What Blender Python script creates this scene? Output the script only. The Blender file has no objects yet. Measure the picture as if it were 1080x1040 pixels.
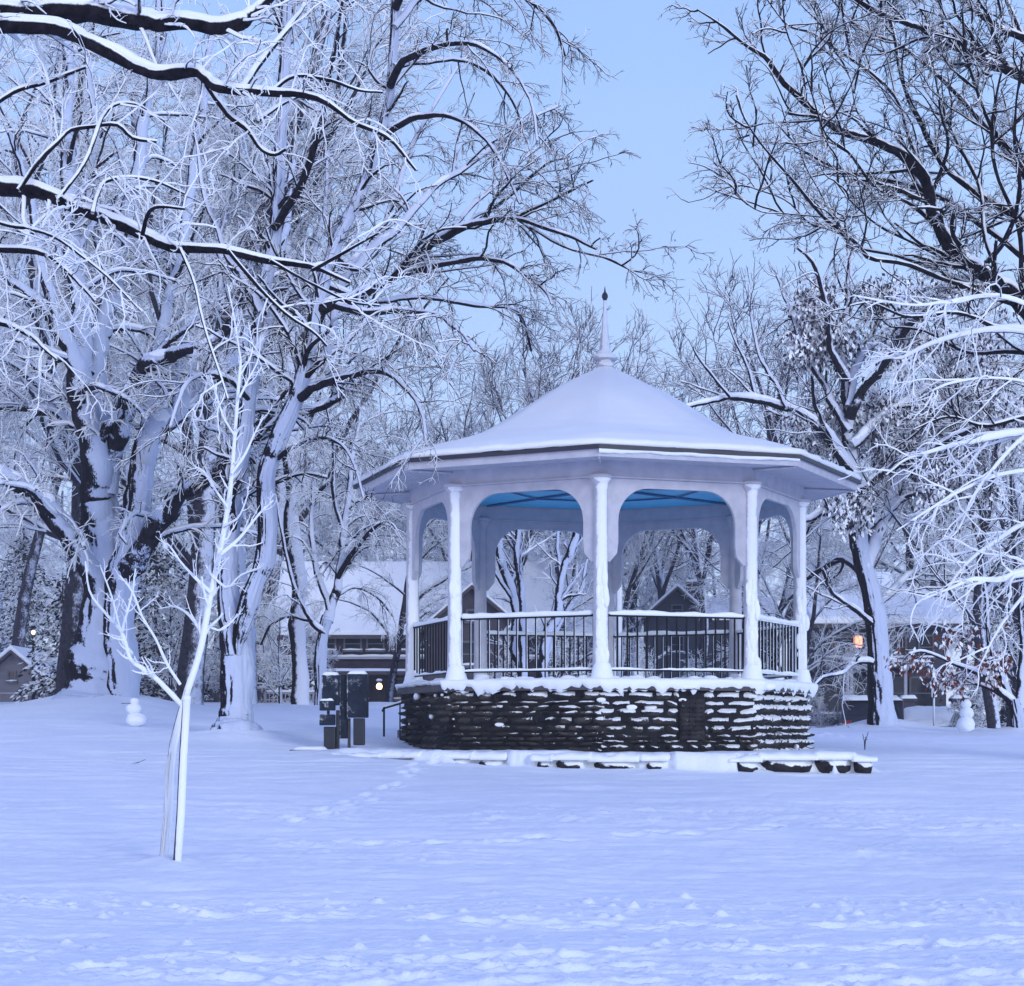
import bpy, bmesh, math, random
import numpy as np
from mathutils import Vector, Matrix

rng = np.random.default_rng(11)
random.seed(7)
R_ = math.radians
scene = bpy.context.scene
COL = scene.collection
F = 1953.0          # focal length in photo pixels (1080 wide)
HY = 770.0          # horizon row
CZ = 1.6            # eye height

def at(x, y, Y):    # the point of a photo pixel at distance Y
    return np.array([(x-540.0)*Y/F, Y, CZ-(y-HY)*Y/F])

# ------------------------------------------------------------------ noise
def _h(ix, iy, s):
    n = (ix.astype(np.int64)*374761393 + iy.astype(np.int64)*668265263 + s*1274126177) & 0x7fffffff
    n = ((n ^ (n >> 13))*1274126177) & 0x7fffffff
    n = n ^ (n >> 16)
    return (n & 0xffff)/65535.0
def vn(x, y, s=0):
    x = np.asarray(x, float); y = np.asarray(y, float)
    ix = np.floor(x); iy = np.floor(y); fx = x-ix; fy = y-iy
    fx = fx*fx*(3-2*fx); fy = fy*fy*(3-2*fy)
    a = _h(ix, iy, s); b = _h(ix+1, iy, s); c = _h(ix, iy+1, s); d = _h(ix+1, iy+1, s)
    return (a*(1-fx)+b*fx)*(1-fy)+(c*(1-fx)+d*fx)*fy-.5
def fbm(x, y, s=0, o=4):
    r = 0; a = 1
    for i in range(o):
        r = r + a*vn(x*2**i, y*2**i, s+i*17); a *= .5
    return r

# ------------------------------------------------------------------ ground profile
KL = np.array([[-60,-.3],[0,-.15],[11,0.0],[15,.05],[19,.25],[24,.72],[28,1.15],[33,1.6],[40,2.05],[60,2.5],[130,3.2],[700,4]])
KR = np.array([[-60,-.3],[0,-.15],[11,0.0],[15,.05],[19,.25],[24,.72],[28,1.13],[33,1.36],[40,1.5],[50,1.64],[60,1.7],[130,2.3],[700,4]])
_yy = np.linspace(-60, 700, 3801)
def _smooth(K):
    z = np.interp(_yy, K[:,0], K[:,1]); k = np.hanning(25); k /= k.sum()
    return np.convolve(np.pad(z, 12, mode='edge'), k, mode='valid')
ZL = _smooth(KL); ZR = _smooth(KR)
GX, GY, ROT = 1.555, 31.0, 4.0
MOUNDS = [(-3.52, 18.85, .05, .22), (-3.40, 18.5, .045, .2), (-9.0, 40.6, .42, 1.7), (-4.73, 31.5, .18, .8), (10.2, 50.8, .28, 1.1), (11.2, 41.0, .15, .7)]
LEDGE = [(-3.05, 28.9), (-1.4, 27.9), (.3, 27.25), (1.9, 26.95), (3.6, 26.8), (5.25, 26.75)]
def exposed(x):
    x = np.asarray(x, float); return np.clip((fbm(x*1.5, x*0+3.3, 71, 3)-.02)*9+np.clip((-1.3-x)*2, 0, 1)*4, 0, 1)
def gz(x, y):
    x = np.asarray(x, float); y = np.asarray(y, float)
    a = np.interp(y, _yy, ZL); b = np.interp(y, _yy, ZR)
    t = np.clip((x+4)/6, 0, 1); t = t*t*(3-2*t)
    z = a*(1-t)+b*t
    for mx, my, h, r in MOUNDS:
        z = z+h*np.exp(-((x-mx)**2+(y-my)**2)/(r*r))
    z = z-.85*np.clip((y-52.3)/1.2, 0, 1)*np.clip((61.5-y)/2.5, 0, 1)*np.clip((x-5.5)/2, 0, 1)
    # terrace behind the stone ledge
    lx = np.array([p[0] for p in LEDGE]); ly = np.array([p[1] for p in LEDGE])
    yl = np.interp(x, lx, ly)-.10+.24*exposed(x)+.06*fbm(x*5, x*0, 72, 2)
    inx = np.clip((x+3.1)/.5, 0, 1)*np.clip((5.35-x)/.5, 0, 1)
    iny = np.clip((y-yl)/.12, 0, 1)*np.clip((34.5-y)/2.5, 0, 1)
    w = inx*iny
    z = z*(1-w)+np.maximum(z, 1.27+.03*fbm(x*2.5, y*2.5, 73, 3))*w
    return z

# ------------------------------------------------------------------ tags
def tag(o, label, cat, group=None, kind=None):
    if label: o['label'] = label
    if cat: o['category'] = cat
    if group: o['group'] = group
    if kind: o['kind'] = kind
    return o
def empty(name, loc, label, cat, group=None, rz=0):
    o = bpy.data.objects.new(name, None); COL.objects.link(o)
    o.location = loc; o.rotation_euler = (0, 0, rz); o.empty_display_size = .2
    return tag(o, label, cat, group)

# ------------------------------------------------------------------ materials
def newmat(name):
    m = bpy.data.materials.new(name); m.use_nodes = True
    nt = m.node_tree; b = nt.nodes['Principled BSDF']
    return m, nt, b
def N(nt, t, **k):
    n = nt.nodes.new(t)
    for a, v in k.items(): setattr(n, a, v)
    return n
def ramp(nt, src, c0, c1, p0=0.3, p1=0.7):
    r = N(nt, 'ShaderNodeValToRGB'); e = r.color_ramp.elements
    e[0].position = p0; e[1].position = p1
    e[0].color = (*c0, 1) if len(c0) == 3 else c0; e[1].color = (*c1, 1) if len(c1) == 3 else c1
    nt.links.new(src, r.inputs[0]); return r.outputs[0]
def noise(nt, scale, detail=4, rough=.55, stretch=None, coord='Object'):
    tc = N(nt, 'ShaderNodeTexCoord'); n = N(nt, 'ShaderNodeTexNoise')
    n.inputs['Scale'].default_value = scale; n.inputs['Detail'].default_value = detail
    n.inputs['Roughness'].default_value = rough
    if stretch:
        mp = N(nt, 'ShaderNodeMapping'); mp.inputs['Scale'].default_value = stretch
        nt.links.new(tc.outputs[coord], mp.inputs[0]); nt.links.new(mp.outputs[0], n.inputs['Vector'])
    else: nt.links.new(tc.outputs[coord], n.inputs['Vector'])
    return n.outputs['Fac']
def bump(nt, b, h, strength, dist=.02):
    bp = N(nt, 'ShaderNodeBump'); bp.inputs['Strength'].default_value = strength
    bp.inputs['Distance'].default_value = dist
    nt.links.new(h, bp.inputs['Height']); nt.links.new(bp.outputs[0], b.inputs['Normal'])
def plain(name, c0, c1=None, scale=6, rough=.6, metal=0, bs=0, bsc=40, stretch=None):
    m, nt, b = newmat(name)
    if c1 is None: c1 = tuple(v*1.25 for v in c0)
    nt.links.new(ramp(nt, noise(nt, scale, stretch=stretch), c0, c1), b.inputs['Base Color'])
    b.inputs['Roughness'].default_value = rough; b.inputs['Metallic'].default_value = metal
    if bs: bump(nt, b, noise(nt, bsc, stretch=stretch), bs)
    return m
SNOW = (.88, .92, .95)
def snowed(name, c0, c1, d, thr, amp=.5, nsc=5, soft=.12, scale=8, rough=.75, bs=.4, bsc=25, stretch=None, metal=0, grain=0, sc=None):
    """a surface of its own colour with snow stuck to the faces that look along d"""
    m, nt, b = newmat(name)
    base = ramp(nt, noise(nt, scale, stretch=stretch), c0, c1)
    g = N(nt, 'ShaderNodeNewGeometry'); dt = N(nt, 'ShaderNodeVectorMath', operation='DOT_PRODUCT')
    v = Vector(d).normalized(); dt.inputs[1].default_value = v
    nt.links.new(g.outputs['Normal'], dt.inputs[0])
    nz = noise(nt, nsc, 6, .72)
    if grain:
        gm = N(nt, 'ShaderNodeMath', operation='MULTIPLY_ADD'); gm.inputs[1].default_value = grain
        nt.links.new(noise(nt, 38, 4, .7, (1,1,.45)), gm.inputs[0]); nt.links.new(nz, gm.inputs[2])
        gs = N(nt, 'ShaderNodeMath', operation='SUBTRACT'); gs.inputs[1].default_value = grain*.5
        nt.links.new(gm.outputs[0], gs.inputs[0]); nz = gs.outputs[0]
    ma = N(nt, 'ShaderNodeMath', operation='MULTIPLY_ADD'); ma.inputs[1].default_value = amp*2; 
    nt.links.new(nz, ma.inputs[0]); nt.links.new(dt.outputs['Value'], ma.inputs[2])
    mr = N(nt, 'ShaderNodeMapRange', interpolation_type='SMOOTHSTEP')
    mr.inputs['From Min'].default_value = thr+amp-soft; mr.inputs['From Max'].default_value = thr+amp+soft
    nt.links.new(ma.outputs[0], mr.inputs['Value'])
    mx = N(nt, 'ShaderNodeMix', data_type='RGBA'); mx.inputs['B'].default_value = (*(sc or SNOW), 1)
    nt.links.new(mr.outputs[0], mx.inputs['Factor']); nt.links.new(base, mx.inputs['A'])
    nt.links.new(mx.outputs['Result'], b.inputs['Base Color'])
    b.inputs['Roughness'].default_value = rough
    b.inputs['Metallic'].default_value = metal
    b.inputs['Specular IOR Level'].default_value = .08
    if bs: bump(nt, b, noise(nt, bsc, stretch=stretch), bs)
    return m
def snowmat(name, bs=.35, s1=9, s2=70, c0=(.86,.91,.95), c1=(.91,.95,.97)):
    m, nt, b = newmat(name)
    nt.links.new(ramp(nt, noise(nt, 1.2, 5), (c0), (c1)), b.inputs['Base Color'])
    b.inputs['Roughness'].default_value = .65; b.inputs['Specular IOR Level'].default_value = .25
    ad = N(nt, 'ShaderNodeMath', operation='MULTIPLY_ADD'); ad.inputs[1].default_value = .5
    nt.links.new(noise(nt, s2, 3), ad.inputs[0]); nt.links.new(noise(nt, s1, 5), ad.inputs[2])
    bump(nt, b, ad.outputs[0], bs, .03)
    return m
def emis(name, c, s):
    m, nt, b = newmat(name)
    b.inputs['Base Color'].default_value = (*c, 1)
    b.inputs['Emission Color'].default_value = (*c, 1); b.inputs['Emission Strength'].default_value = s
    return m
WIND = (.55, -.50, .67)
BK0, BK1 = (.004,.004,.007), (.022,.019,.026)
M = {}
M['snow'] = snowmat('snow')
M['ground'] = snowmat('snow_ground', .5, 7, 45, (.78,.835,.93), (.84,.89,.95))
M['snow_soft'] = snowmat('snow_soft', .2, 12, 90)
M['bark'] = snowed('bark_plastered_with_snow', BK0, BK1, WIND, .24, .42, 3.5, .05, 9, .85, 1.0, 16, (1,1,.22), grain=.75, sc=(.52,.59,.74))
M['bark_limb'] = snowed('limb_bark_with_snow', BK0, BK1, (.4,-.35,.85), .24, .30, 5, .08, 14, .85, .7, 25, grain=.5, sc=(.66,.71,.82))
M['limb_dark'] = snowed('dark_limb_bark_with_snow', BK0, BK1, (.2,-.15,.95), .38, .28, 6, .10, 14, .85, .5, 25)
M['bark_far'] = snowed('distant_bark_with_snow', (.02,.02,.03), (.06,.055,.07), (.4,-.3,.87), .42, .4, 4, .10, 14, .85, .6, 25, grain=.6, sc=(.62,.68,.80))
M['twig_mid'] = snowed('twig_bark_half_snowed', (.012,.012,.02), (.035,.032,.045), (.25,-.3,.9), .18, .6, 1.2, .22, 14, .85, 0)
M['twig'] = snowed('twig_bark_with_snow', (.010,.010,.017), (.03,.028,.04), (.25,-.2,.93), .52, .40, 2.5, .2, 14, .85, 0)
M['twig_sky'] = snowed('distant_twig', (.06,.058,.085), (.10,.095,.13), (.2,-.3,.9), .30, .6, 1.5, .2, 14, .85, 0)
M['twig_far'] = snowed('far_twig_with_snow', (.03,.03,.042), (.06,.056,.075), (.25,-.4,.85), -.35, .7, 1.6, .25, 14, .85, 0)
M['frost'] = snowed('frosted_twig', (.02,.02,.03), (.04,.04,.05), (.2,-.5,.84), -.55, .4, 4, .2, 14, .8, 0)
M['frost_part'] = snowed('half_frosted_twig', (.02,.02,.03), (.04,.04,.05), (.2,-.5,.84), -.42, .7, 1.3, .2, 14, .8, 0)
M['paint'] = snowed('white_paint_weathered', (.46,.47,.53), (.58,.58,.64), (.25,-1,.35), 1.25, .2, 16, .06, 5, .55, .3, 40)
M['paint_snow'] = snowed('white_paint_with_blown_snow', (.46,.47,.53), (.58,.58,.64), (.25,-1,.3), .60, .55, 5, .10, 3, .6, .5, 30)
M['paint_in'] = plain('inner_paint', (.28,.31,.38), (.34,.37,.44), 3, .6)
M['blue'] = plain('blue_ceiling_paint', (.05,.50,.78), (.07,.58,.85), 2, .5)
M['bluedark'] = plain('blue_ceiling_trim', (.02,.12,.28), (.03,.15,.33), 2, .5)
M['drip'] = plain('dark_drip_edge', (.012,.014,.03), (.02,.022,.04), 8, .5)
M['iron'] = snowed('black_iron_with_snow', (.006,.007,.012), (.012,.013,.02), (.9,-.35,.3), .86, .3, 3, .15, 10, .5, 0)
M['iron_dark'] = plain('black_iron', (.005,.006,.01), (.010,.011,.017), 10, .8)
def stone_mat():
    m, nt, b = newmat('rubble_stone')
    oi = N(nt, 'ShaderNodeTexCoord'); vo = N(nt, 'ShaderNodeTexVoronoi'); vo.inputs['Scale'].default_value = 3.2
    nt.links.new(oi.outputs['Object'], vo.inputs['Vector'])
    c1 = ramp(nt, vo.outputs['Color'], (.009,.010,.015), (.12,.105,.09), .2, .9)
    c2 = ramp(nt, noise(nt, 16, 6, .7), (.35,.35,.35), (1.0,1.0,1.0), .3, .7)
    mu = N(nt, 'ShaderNodeMix', data_type='RGBA', blend_type='MULTIPLY'); mu.inputs['Factor'].default_value = 1
    nt.links.new(c1, mu.inputs['A']); nt.links.new(c2, mu.inputs['B'])
    g = N(nt, 'ShaderNodeNewGeometry'); dt = N(nt, 'ShaderNodeVectorMath', operation='DOT_PRODUCT')
    dt.inputs[1].default_value = Vector((.35,-.72,.60)).normalized()
    nt.links.new(g.outputs['Normal'], dt.inputs[0])
    sp = N(nt, 'ShaderNodeSeparateXYZ'); nt.links.new(g.outputs['Position'], sp.inputs[0])
    hz = N(nt, 'ShaderNodeMapRange'); hz.inputs['From Min'].default_value = 1.6; hz.inputs['From Max'].default_value = 2.35
    hz.inputs['To Min'].default_value = -.14; hz.inputs['To Max'].default_value = .50
    nt.links.new(sp.outputs['Z'], hz.inputs['Value'])
    hx = N(nt, 'ShaderNodeMapRange'); hx.inputs['From Min'].default_value = -1.5; hx.inputs['From Max'].default_value = 3.5
    hx.inputs['To Min'].default_value = -.16; hx.inputs['To Max'].default_value = .30
    nt.links.new(sp.outputs['X'], hx.inputs['Value'])
    a0 = N(nt, 'ShaderNodeMath', operation='ADD'); nt.links.new(hx.outputs[0], a0.inputs[0]); nt.links.new(hz.outputs[0], a0.inputs[1])
    a1 = N(nt, 'ShaderNodeMath', operation='ADD'); nt.links.new(dt.outputs['Value'], a1.inputs[0]); nt.links.new(a0.outputs[0], a1.inputs[1])
    a2 = N(nt, 'ShaderNodeMath', operation='MULTIPLY_ADD'); a2.inputs[1].default_value = 2.3
    nt.links.new(noise(nt, 4.0, 7, .75), a2.inputs[0]); nt.links.new(a1.outputs[0], a2.inputs[2])
    mr = N(nt, 'ShaderNodeMapRange', interpolation_type='SMOOTHSTEP'); mr.inputs['From Min'].default_value = 2.09; mr.inputs['From Max'].default_value = 2.14
    nt.links.new(a2.outputs[0], mr.inputs['Value'])
    mx = N(nt, 'ShaderNodeMix', data_type='RGBA'); mx.inputs['B'].default_value = (*SNOW, 1)
    nt.links.new(mr.outputs[0], mx.inputs['Factor']); nt.links.new(mu.outputs['Result'], mx.inputs['A'])
    nt.links.new(mx.outputs['Result'], b.inputs['Base Color']); b.inputs['Roughness'].default_value = .8
    b.inputs['Specular IOR Level'].default_value = .25
    bump(nt, b, noise(nt, 22, 6, .7), .9, .03)
    return m
M['stone'] = stone_mat()
M['stone_low'] = snowed('edging_stone', (.008,.008,.012), (.05,.045,.045), (.3,-.3,.9), .55, .5, 5, .06, 6, .85, .9, 20)
M['mortar'] = plain('dark_mortar', (.006,.006,.009), (.014,.014,.018), 12, .95)
M['cabinet'] = snowed('cabinet_steel_with_snow', (.010,.016,.028), (.022,.032,.05), (-.5,-.8,.4), .98, .6, 5.5, .12, 5, .5, .2, 20)
M['cabinet_dark'] = plain('cabinet_dark_steel', (.006,.010,.018), (.012,.018,.028), 6, .45)
M['brick'] = plain('dark_brick_wall', (.028,.022,.035), (.05,.038,.05), 3, .9, bs=.3)
M['brick2'] = plain('grey_brick_wall', (.05,.045,.06), (.075,.065,.08), 3, .9, bs=.3)
M['siding'] = plain('grey_siding', (.16,.155,.17), (.21,.20,.22), 2, .8, stretch=(1,1,8), bs=.3)
M['siding_dark'] = plain('dark_siding', (.035,.04,.055), (.055,.06,.078), 2, .8, stretch=(1,1,8), bs=.3)
M['trim'] = plain('pale_trim', (.30,.31,.36), (.38,.39,.45), 4, .6)
M['trim_dull'] = plain('dull_trim', (.09,.095,.115), (.13,.135,.155), 4, .7)
M['glass'] = plain('dark_window_glass', (.012,.016,.026), (.03,.036,.05), 2, .12)
M['carpaint'] = plain('dark_car_paint', (.03,.035,.05), (.04,.045,.06), 3, .3, .3)
M['silver'] = plain('silver_car_paint', (.25,.26,.3), (.3,.31,.35), 3, .35, .3)
M['rubber'] = plain('tyre_rubber', (.012,.012,.014), (.02,.02,.022), 8, .9)
M['redlens'] = plain('red_tail_lens', (.25,.01,.01), (.3,.015,.015), 8, .3)
M['leaf_grey'] = snowed('withered_leaf_snowy', (.03,.025,.04), (.07,.05,.06), (.2,-.5,.84), .22, .8, 2.5, .12, 5, .8, 0)
M['leaf_rust'] = snowed('rust_leaf_snowy', (.10,.025,.02), (.22,.055,.03), (.2,-.5,.84), .45, .6, 3, .12, 5, .8, 0)
M['needle'] = snowed('spruce_needles_snowy', (.010,.022,.026), (.02,.04,.042), (.2,-.4,.9), .30, .6, 1.2, .15, 5, .8, 0)
M['hedge'] = snowed('hedge_leaves_snowy', (.008,.014,.022), (.018,.028,.036), (.2,-.4,.9), .5, .6, 1.5, .15, 5, .8, 0)
M['wood'] = plain('old_wood', (.05,.045,.05), (.09,.08,.085), 5, .8, bs=.3)
M['lamp'] = emis('warm_lamp_glow', (1.0,.55,.22), 9)
M['lamp_soft'] = emis('warm_window_glow', (1.0,.42,.22), 1.6)
M['concrete'] = plain('concrete', (.12,.12,.14), (.18,.18,.2), 4, .9, bs=.3)
M['sign'] = snowed('sign_metal_snowy', (.2,.2,.23), (.26,.26,.3), (.2,-1,.3), .5, .4, 8, .1, 5, .5, 0)

# ------------------------------------------------------------------ mesh helpers
def link_mesh(name, v, f, mat, parent=None, smooth=False, bevel=0, seg=2):
    me = bpy.data.meshes.new(name)
    me.from_pydata([tuple(map(float, p)) for p in v], [], f); me.update()
    if smooth: me.polygons.foreach_set('use_smooth', [True]*len(me.polygons))
    me.materials.append(mat)
    o = bpy.data.objects.new(name, me); COL.objects.link(o)
    if parent: o.parent = parent
    if bevel:
        b = o.modifiers.new('bevel', 'BEVEL'); b.width = bevel; b.segments = seg; b.limit_method = 'ANGLE'
    return o
class MB:
    def __init__(s): s.v = []; s.f = []
    def add(s, v, f):
        n = len(s.v); s.v += [tuple(p) for p in v]; s.f += [tuple(i+n for i in q) for q in f]; return s
    def box(s, c, d, rz=0, tilt=None):
        hx, hy, hz = d[0]/2, d[1]/2, d[2]/2
        pts = [Vector((x, y, z)) for x in (-hx, hx) for y in (-hy, hy) for z in (-hz, hz)]
        m = Matrix.Rotation(rz, 3, 'Z')
        if tilt: m = m @ Matrix.Rotation(tilt[1], 3, tilt[0])
        pts = [m @ p + Vector(c) for p in pts]
        return s.add(pts, [(0,1,3,2),(4,6,7,5),(0,4,5,1),(2,3,7,6),(0,2,6,4),(1,5,7,3)])
    def tube(s, pts, r, m=8, cap=True):
        pts = [Vector(p) for p in pts]; n = len(pts)
        rs = r if isinstance(r, (list, tuple)) else [r]*n
        V = []
        for i in range(n):
            t = (pts[min(i+1, n-1)]-pts[max(i-1, 0)]).normalized()
            ref = Vector((0,0,1)) if abs(t.z) < .9 else Vector((1,0,0))
            u = t.cross(ref).normalized(); w = t.cross(u)
            for k in range(m):
                a = 2*math.pi*k/m
                V.append(pts[i]+(u*math.cos(a)+w*math.sin(a))*rs[i])
        Fc = [(i*m+k, (i+1)*m+k, (i+1)*m+(k+1)%m, i*m+(k+1)%m) for i in range(n-1) for k in range(m)]
        if cap: Fc += [tuple(range(m)), tuple(range((n-1)*m, n*m))[::-1]]
        return s.add(V, Fc)
    def lathe(s, prof, c=(0,0,0), m=20, a0=0):
        V = []
        for r, z in prof:
            for k in range(m):
                a = a0+2*math.pi*k/m; V.append((c[0]+r*math.cos(a), c[1]+r*math.sin(a), c[2]+z))
        n = len(prof)
        Fc = [(i*m+k, i*m+(k+1)%m, (i+1)*m+(k+1)%m, (i+1)*m+k) for i in range(n-1) for k in range(m)]
        return s.add(V, Fc)
    def prism(s, poly, f3, depth):
        """poly in 2D, f3 maps (a,b,t) to 3D; extruded t=0..depth"""
        n = len(poly)
        V = [f3(a, b, 0) for a, b in poly]+[f3(a, b, depth) for a, b in poly]
        Fc = [tuple(range(n)), tuple(range(n, 2*n))[::-1]]+[(i, i+n, (i+1)%n+n, (i+1)%n) for i in range(n)]
        return s.add(V, Fc)
    def build(s, name, mat, parent=None, smooth=False, bevel=0, seg=2):
        o = link_mesh(name, s.v, s.f, mat, parent, smooth, bevel, seg)
        bm = bmesh.new(); bm.from_mesh(o.data)
        ng = [f for f in bm.faces if len(f.verts) > 4]
        if ng: bmesh.ops.triangulate(bm, faces=ng)
        bmesh.ops.recalc_face_normals(bm, faces=bm.faces)
        bm.to_mesh(o.data); bm.free()
        if smooth: o.data.polygons.foreach_set('use_smooth', [True]*len(o.data.polygons))
        return o

def snow_ridge(mb, pts, w, h, under=.0, step=.05, seed=0, rough=.35):
    """snow lying along a polyline: a lumpy half-round bead"""
    pts = [np.array(p, float) for p in pts]; q = []
    for a, b in zip(pts[:-1], pts[1:]):
        n = max(1, int(np.linalg.norm(b-a)/step))
        for i in range(n): q.append(a+(b-a)*i/n)
    q.append(pts[-1]); q = np.array(q); n = len(q)
    d = np.gradient(q, axis=0); d[:, 2] = 0; d /= (np.linalg.norm(d, axis=1)[:, None]+1e-9)
    side = np.stack([d[:,1], -d[:,0], np.zeros(n)], 1)
    s = np.arange(n)*step
    hh = h*(1+rough*2*fbm(s*3, s*0+seed, seed, 3)); ww = w*(1+rough*fbm(s*2.2, s*0+9+seed, seed+3, 3))
    m = 8; V = np.empty((n, m, 3))
    for k in range(m):
        a = math.pi*k/(m-1)
        V[:, k] = q+side*(np.cos(a)*ww/2)[:, None]
        V[:, k, 2] += np.sin(a)**.8*hh-(under if k in (0, m-1) else 0)
    for e in (0, -1):
        V[e] = V[e].mean(0)*.6+V[e]*.4
    f = [(i*m+k, i*m+k+1, (i+1)*m+k+1, (i+1)*m+k) for i in range(n-1) for k in range(m-1)]
    f += [(i*m, (i+1)*m, (i+1)*m+m-1, i*m+m-1) for i in range(n-1)]
    f += [tuple(range(m))[::-1], tuple(range((n-1)*m, n*m))]
    mb.add(V.reshape(-1, 3), f)

def snow_pad(mb, cx, cy, z, lx, ly, h, rz=0, seed=0, n=10, slope=0):
    """lumpy cushion of snow on a flat rectangle; slope raises it toward local +y"""
    u = np.linspace(-1, 1, n); A, B = np.meshgrid(u, u, indexing='ij')
    e = (1-np.abs(A)**6)*(1-np.abs(B)**6)
    zz = h*np.sqrt(np.clip(e, 0, 1))*(1+.5*fbm(A*2+seed, B*2, seed, 3))+slope*B*ly/2
    X = A*lx/2; Y = B*ly/2; c, s = math.cos(rz), math.sin(rz)
    V = np.stack([cx+X*c-Y*s, cy+X*s+Y*c, z+zz], -1).reshape(-1, 3)
    lo = V.copy(); lo[:, 2] = z-.01+(slope*B*ly/2).ravel()
    f = [(i*n+j, (i+1)*n+j, (i+1)*n+j+1, i*n+j+1) for i in range(n-1) for j in range(n-1)]
    ring = [(i, 0) for i in range(n-1)]+[(n-1, j) for j in range(n-1)]+[(i, n-1) for i in range(n-1, 0, -1)]+[(0, j) for j in range(n-1, 0, -1)]
    L = len(V); idx = [i*n+j for i, j in ring]
    f += [(idx[k], idx[(k+1)%len(idx)], idx[(k+1)%len(idx)]+L, idx[k]+L) for k in range(len(idx))]
    mb.add(np.concatenate([V, lo]), f)

def blob(mb, c, r, seed=0, sq=(1,1,1), n=12):
    V = []; 
    for i in range(n+1):
        th = math.pi*i/n
        for k in range(n*2):
            ph = 2*math.pi*k/(n*2)
            V.append((math.sin(th)*math.cos(ph), math.sin(th)*math.sin(ph), math.cos(th)))
    V = np.array(V)
    d = 1+.16*fbm(V[:,0]*1.6+seed*3.1+V[:,2], V[:,1]*1.6+V[:,2]*1.3+seed, seed, 3)
    V = V*d[:, None]*r*np.array(sq)+np.array(c)
    m = n*2
    f = [(i*m+k, (i+1)*m+k, (i+1)*m+(k+1)%m, i*m+(k+1)%m) for i in range(n) for k in range(m)]
    mb.add(V, f)

# ------------------------------------------------------------------ vectorised branches
def nrm(a): return a/(np.linalg.norm(a, axis=-1, keepdims=True)+1e-9)
def grow(S, D, L, R, n, wig, trop, tip=.35, droop=0.):
    B = len(S); P = np.empty((B, n+1, 3)); P[:, 0] = S; d = D.copy(); st = (L/n)[:, None]
    for i in range(n):
        d = d+rng.normal(0, wig, (B, 3)); d[:, 2] += trop-droop*(i/n); d = nrm(d)
        P[:, i+1] = P[:, i]+d*st
    t = np.linspace(0, 1, n+1)
    return P, R[:, None]*(1-(1-tip)*t)[None]
def spawn(P, Rad, sp, t0, t1, a0, a1, l0, l1, rr, rmin, fall=.5, flat=0.):
    seg = np.linalg.norm(np.diff(P, axis=1), axis=2); L = seg.sum(1)
    cnt = np.maximum(1, np.round(L*(t1-t0)/sp*rng.uniform(.7, 1.3, len(L)))).astype(int)
    idx = np.repeat(np.arange(len(L)), cnt); t = rng.uniform(t0, t1, len(idx))
    n = P.shape[1]-1; x = t*n; i = np.minimum(x.astype(int), n-1); fr = (x-i)[:, None]
    pos = P[idx, i]*(1-fr)+P[idx, i+1]*fr; T = nrm(P[idx, i+1]-P[idx, i])
    v = rng.normal(0, 1, (len(idx), 3)); v[:, 2] *= (1-flat)
    v -= (v*T).sum(1, keepdims=True)*T; v = nrm(v)
    a = rng.uniform(a0, a1, len(idx))[:, None]*math.pi/180
    D = T*np.cos(a)+v*np.sin(a)
    r = Rad[idx, i]
    Lc = rng.uniform(l0, l1, len(idx))*(1-fall*t)
    Lc = Lc*np.clip(.55+.45*(r/(Rad.max()+1e-9)), 0, 1)
    return pos, D, Lc, np.maximum(r*rr*rng.uniform(.7, 1.1, len(idx)), rmin)
def tubes(strands, m):
    """strands: list of (P (B,n,3), Rad (B,n)) -> vert array, quad array"""
    VV = []; FF = []; off = 0
    for P, Rd in strands:
        B, n, _ = P.shape
        T = np.empty_like(P); T[:, 1:-1] = P[:, 2:]-P[:, :-2]; T[:, 0] = P[:, 1]-P[:, 0]; T[:, -1] = P[:, -1]-P[:, -2]
        T = nrm(T); mean = nrm(P[:, -1]-P[:, 0])
        ref = np.where(np.abs(mean[:, 2:3]) < .75, np.array([[0,0,1.]]), np.array([[1.,.3,0]]))[:, None, :]
        u = nrm(np.cross(T, ref)); w = np.cross(T, u)
        a = 2*np.pi*np.arange(m)/m
        V = P[:, :, None]+(u[:, :, None]*np.cos(a)[None, None, :, None]+w[:, :, None]*np.sin(a)[None, None, :, None])*Rd[:, :, None, None]
        b = (np.arange(B)*n*m)[:, None, None]+(np.arange(n-1)*m)[None, :, None]
        k = np.arange(m)[None, None]; k2 = (k+1) % m
        q = np.stack([b+k, b+k2, b+m+k2, b+m+k], -1).reshape(-1, 4)+off
        VV.append(V.reshape(-1, 3)); FF.append(q); off += B*n*m
    return np.concatenate(VV), np.concatenate(FF)
def np_mesh(name, V, Q, mat, smooth=True):
    me = bpy.data.meshes.new(name); k = Q.shape[1]
    me.vertices.add(len(V)); me.vertices.foreach_set('co', V.astype(np.float32).ravel())
    me.loops.add(Q.size); me.loops.foreach_set('vertex_index', Q.astype(np.int32).ravel())
    me.polygons.add(len(Q)); me.polygons.foreach_set('loop_start', (np.arange(len(Q))*k).astype(np.int32))
    if smooth: me.polygons.foreach_set('use_smooth', np.ones(len(Q), bool))
    me.materials.append(mat); me.update(calc_edges=True)
    return me
def np_obj(name, V, Q, mat, parent=None, smooth=True):
    o = bpy.data.objects.new(name, np_mesh(name, V, Q, mat, smooth)); COL.objects.link(o)
    if parent: o.parent = parent
    return o
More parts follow.
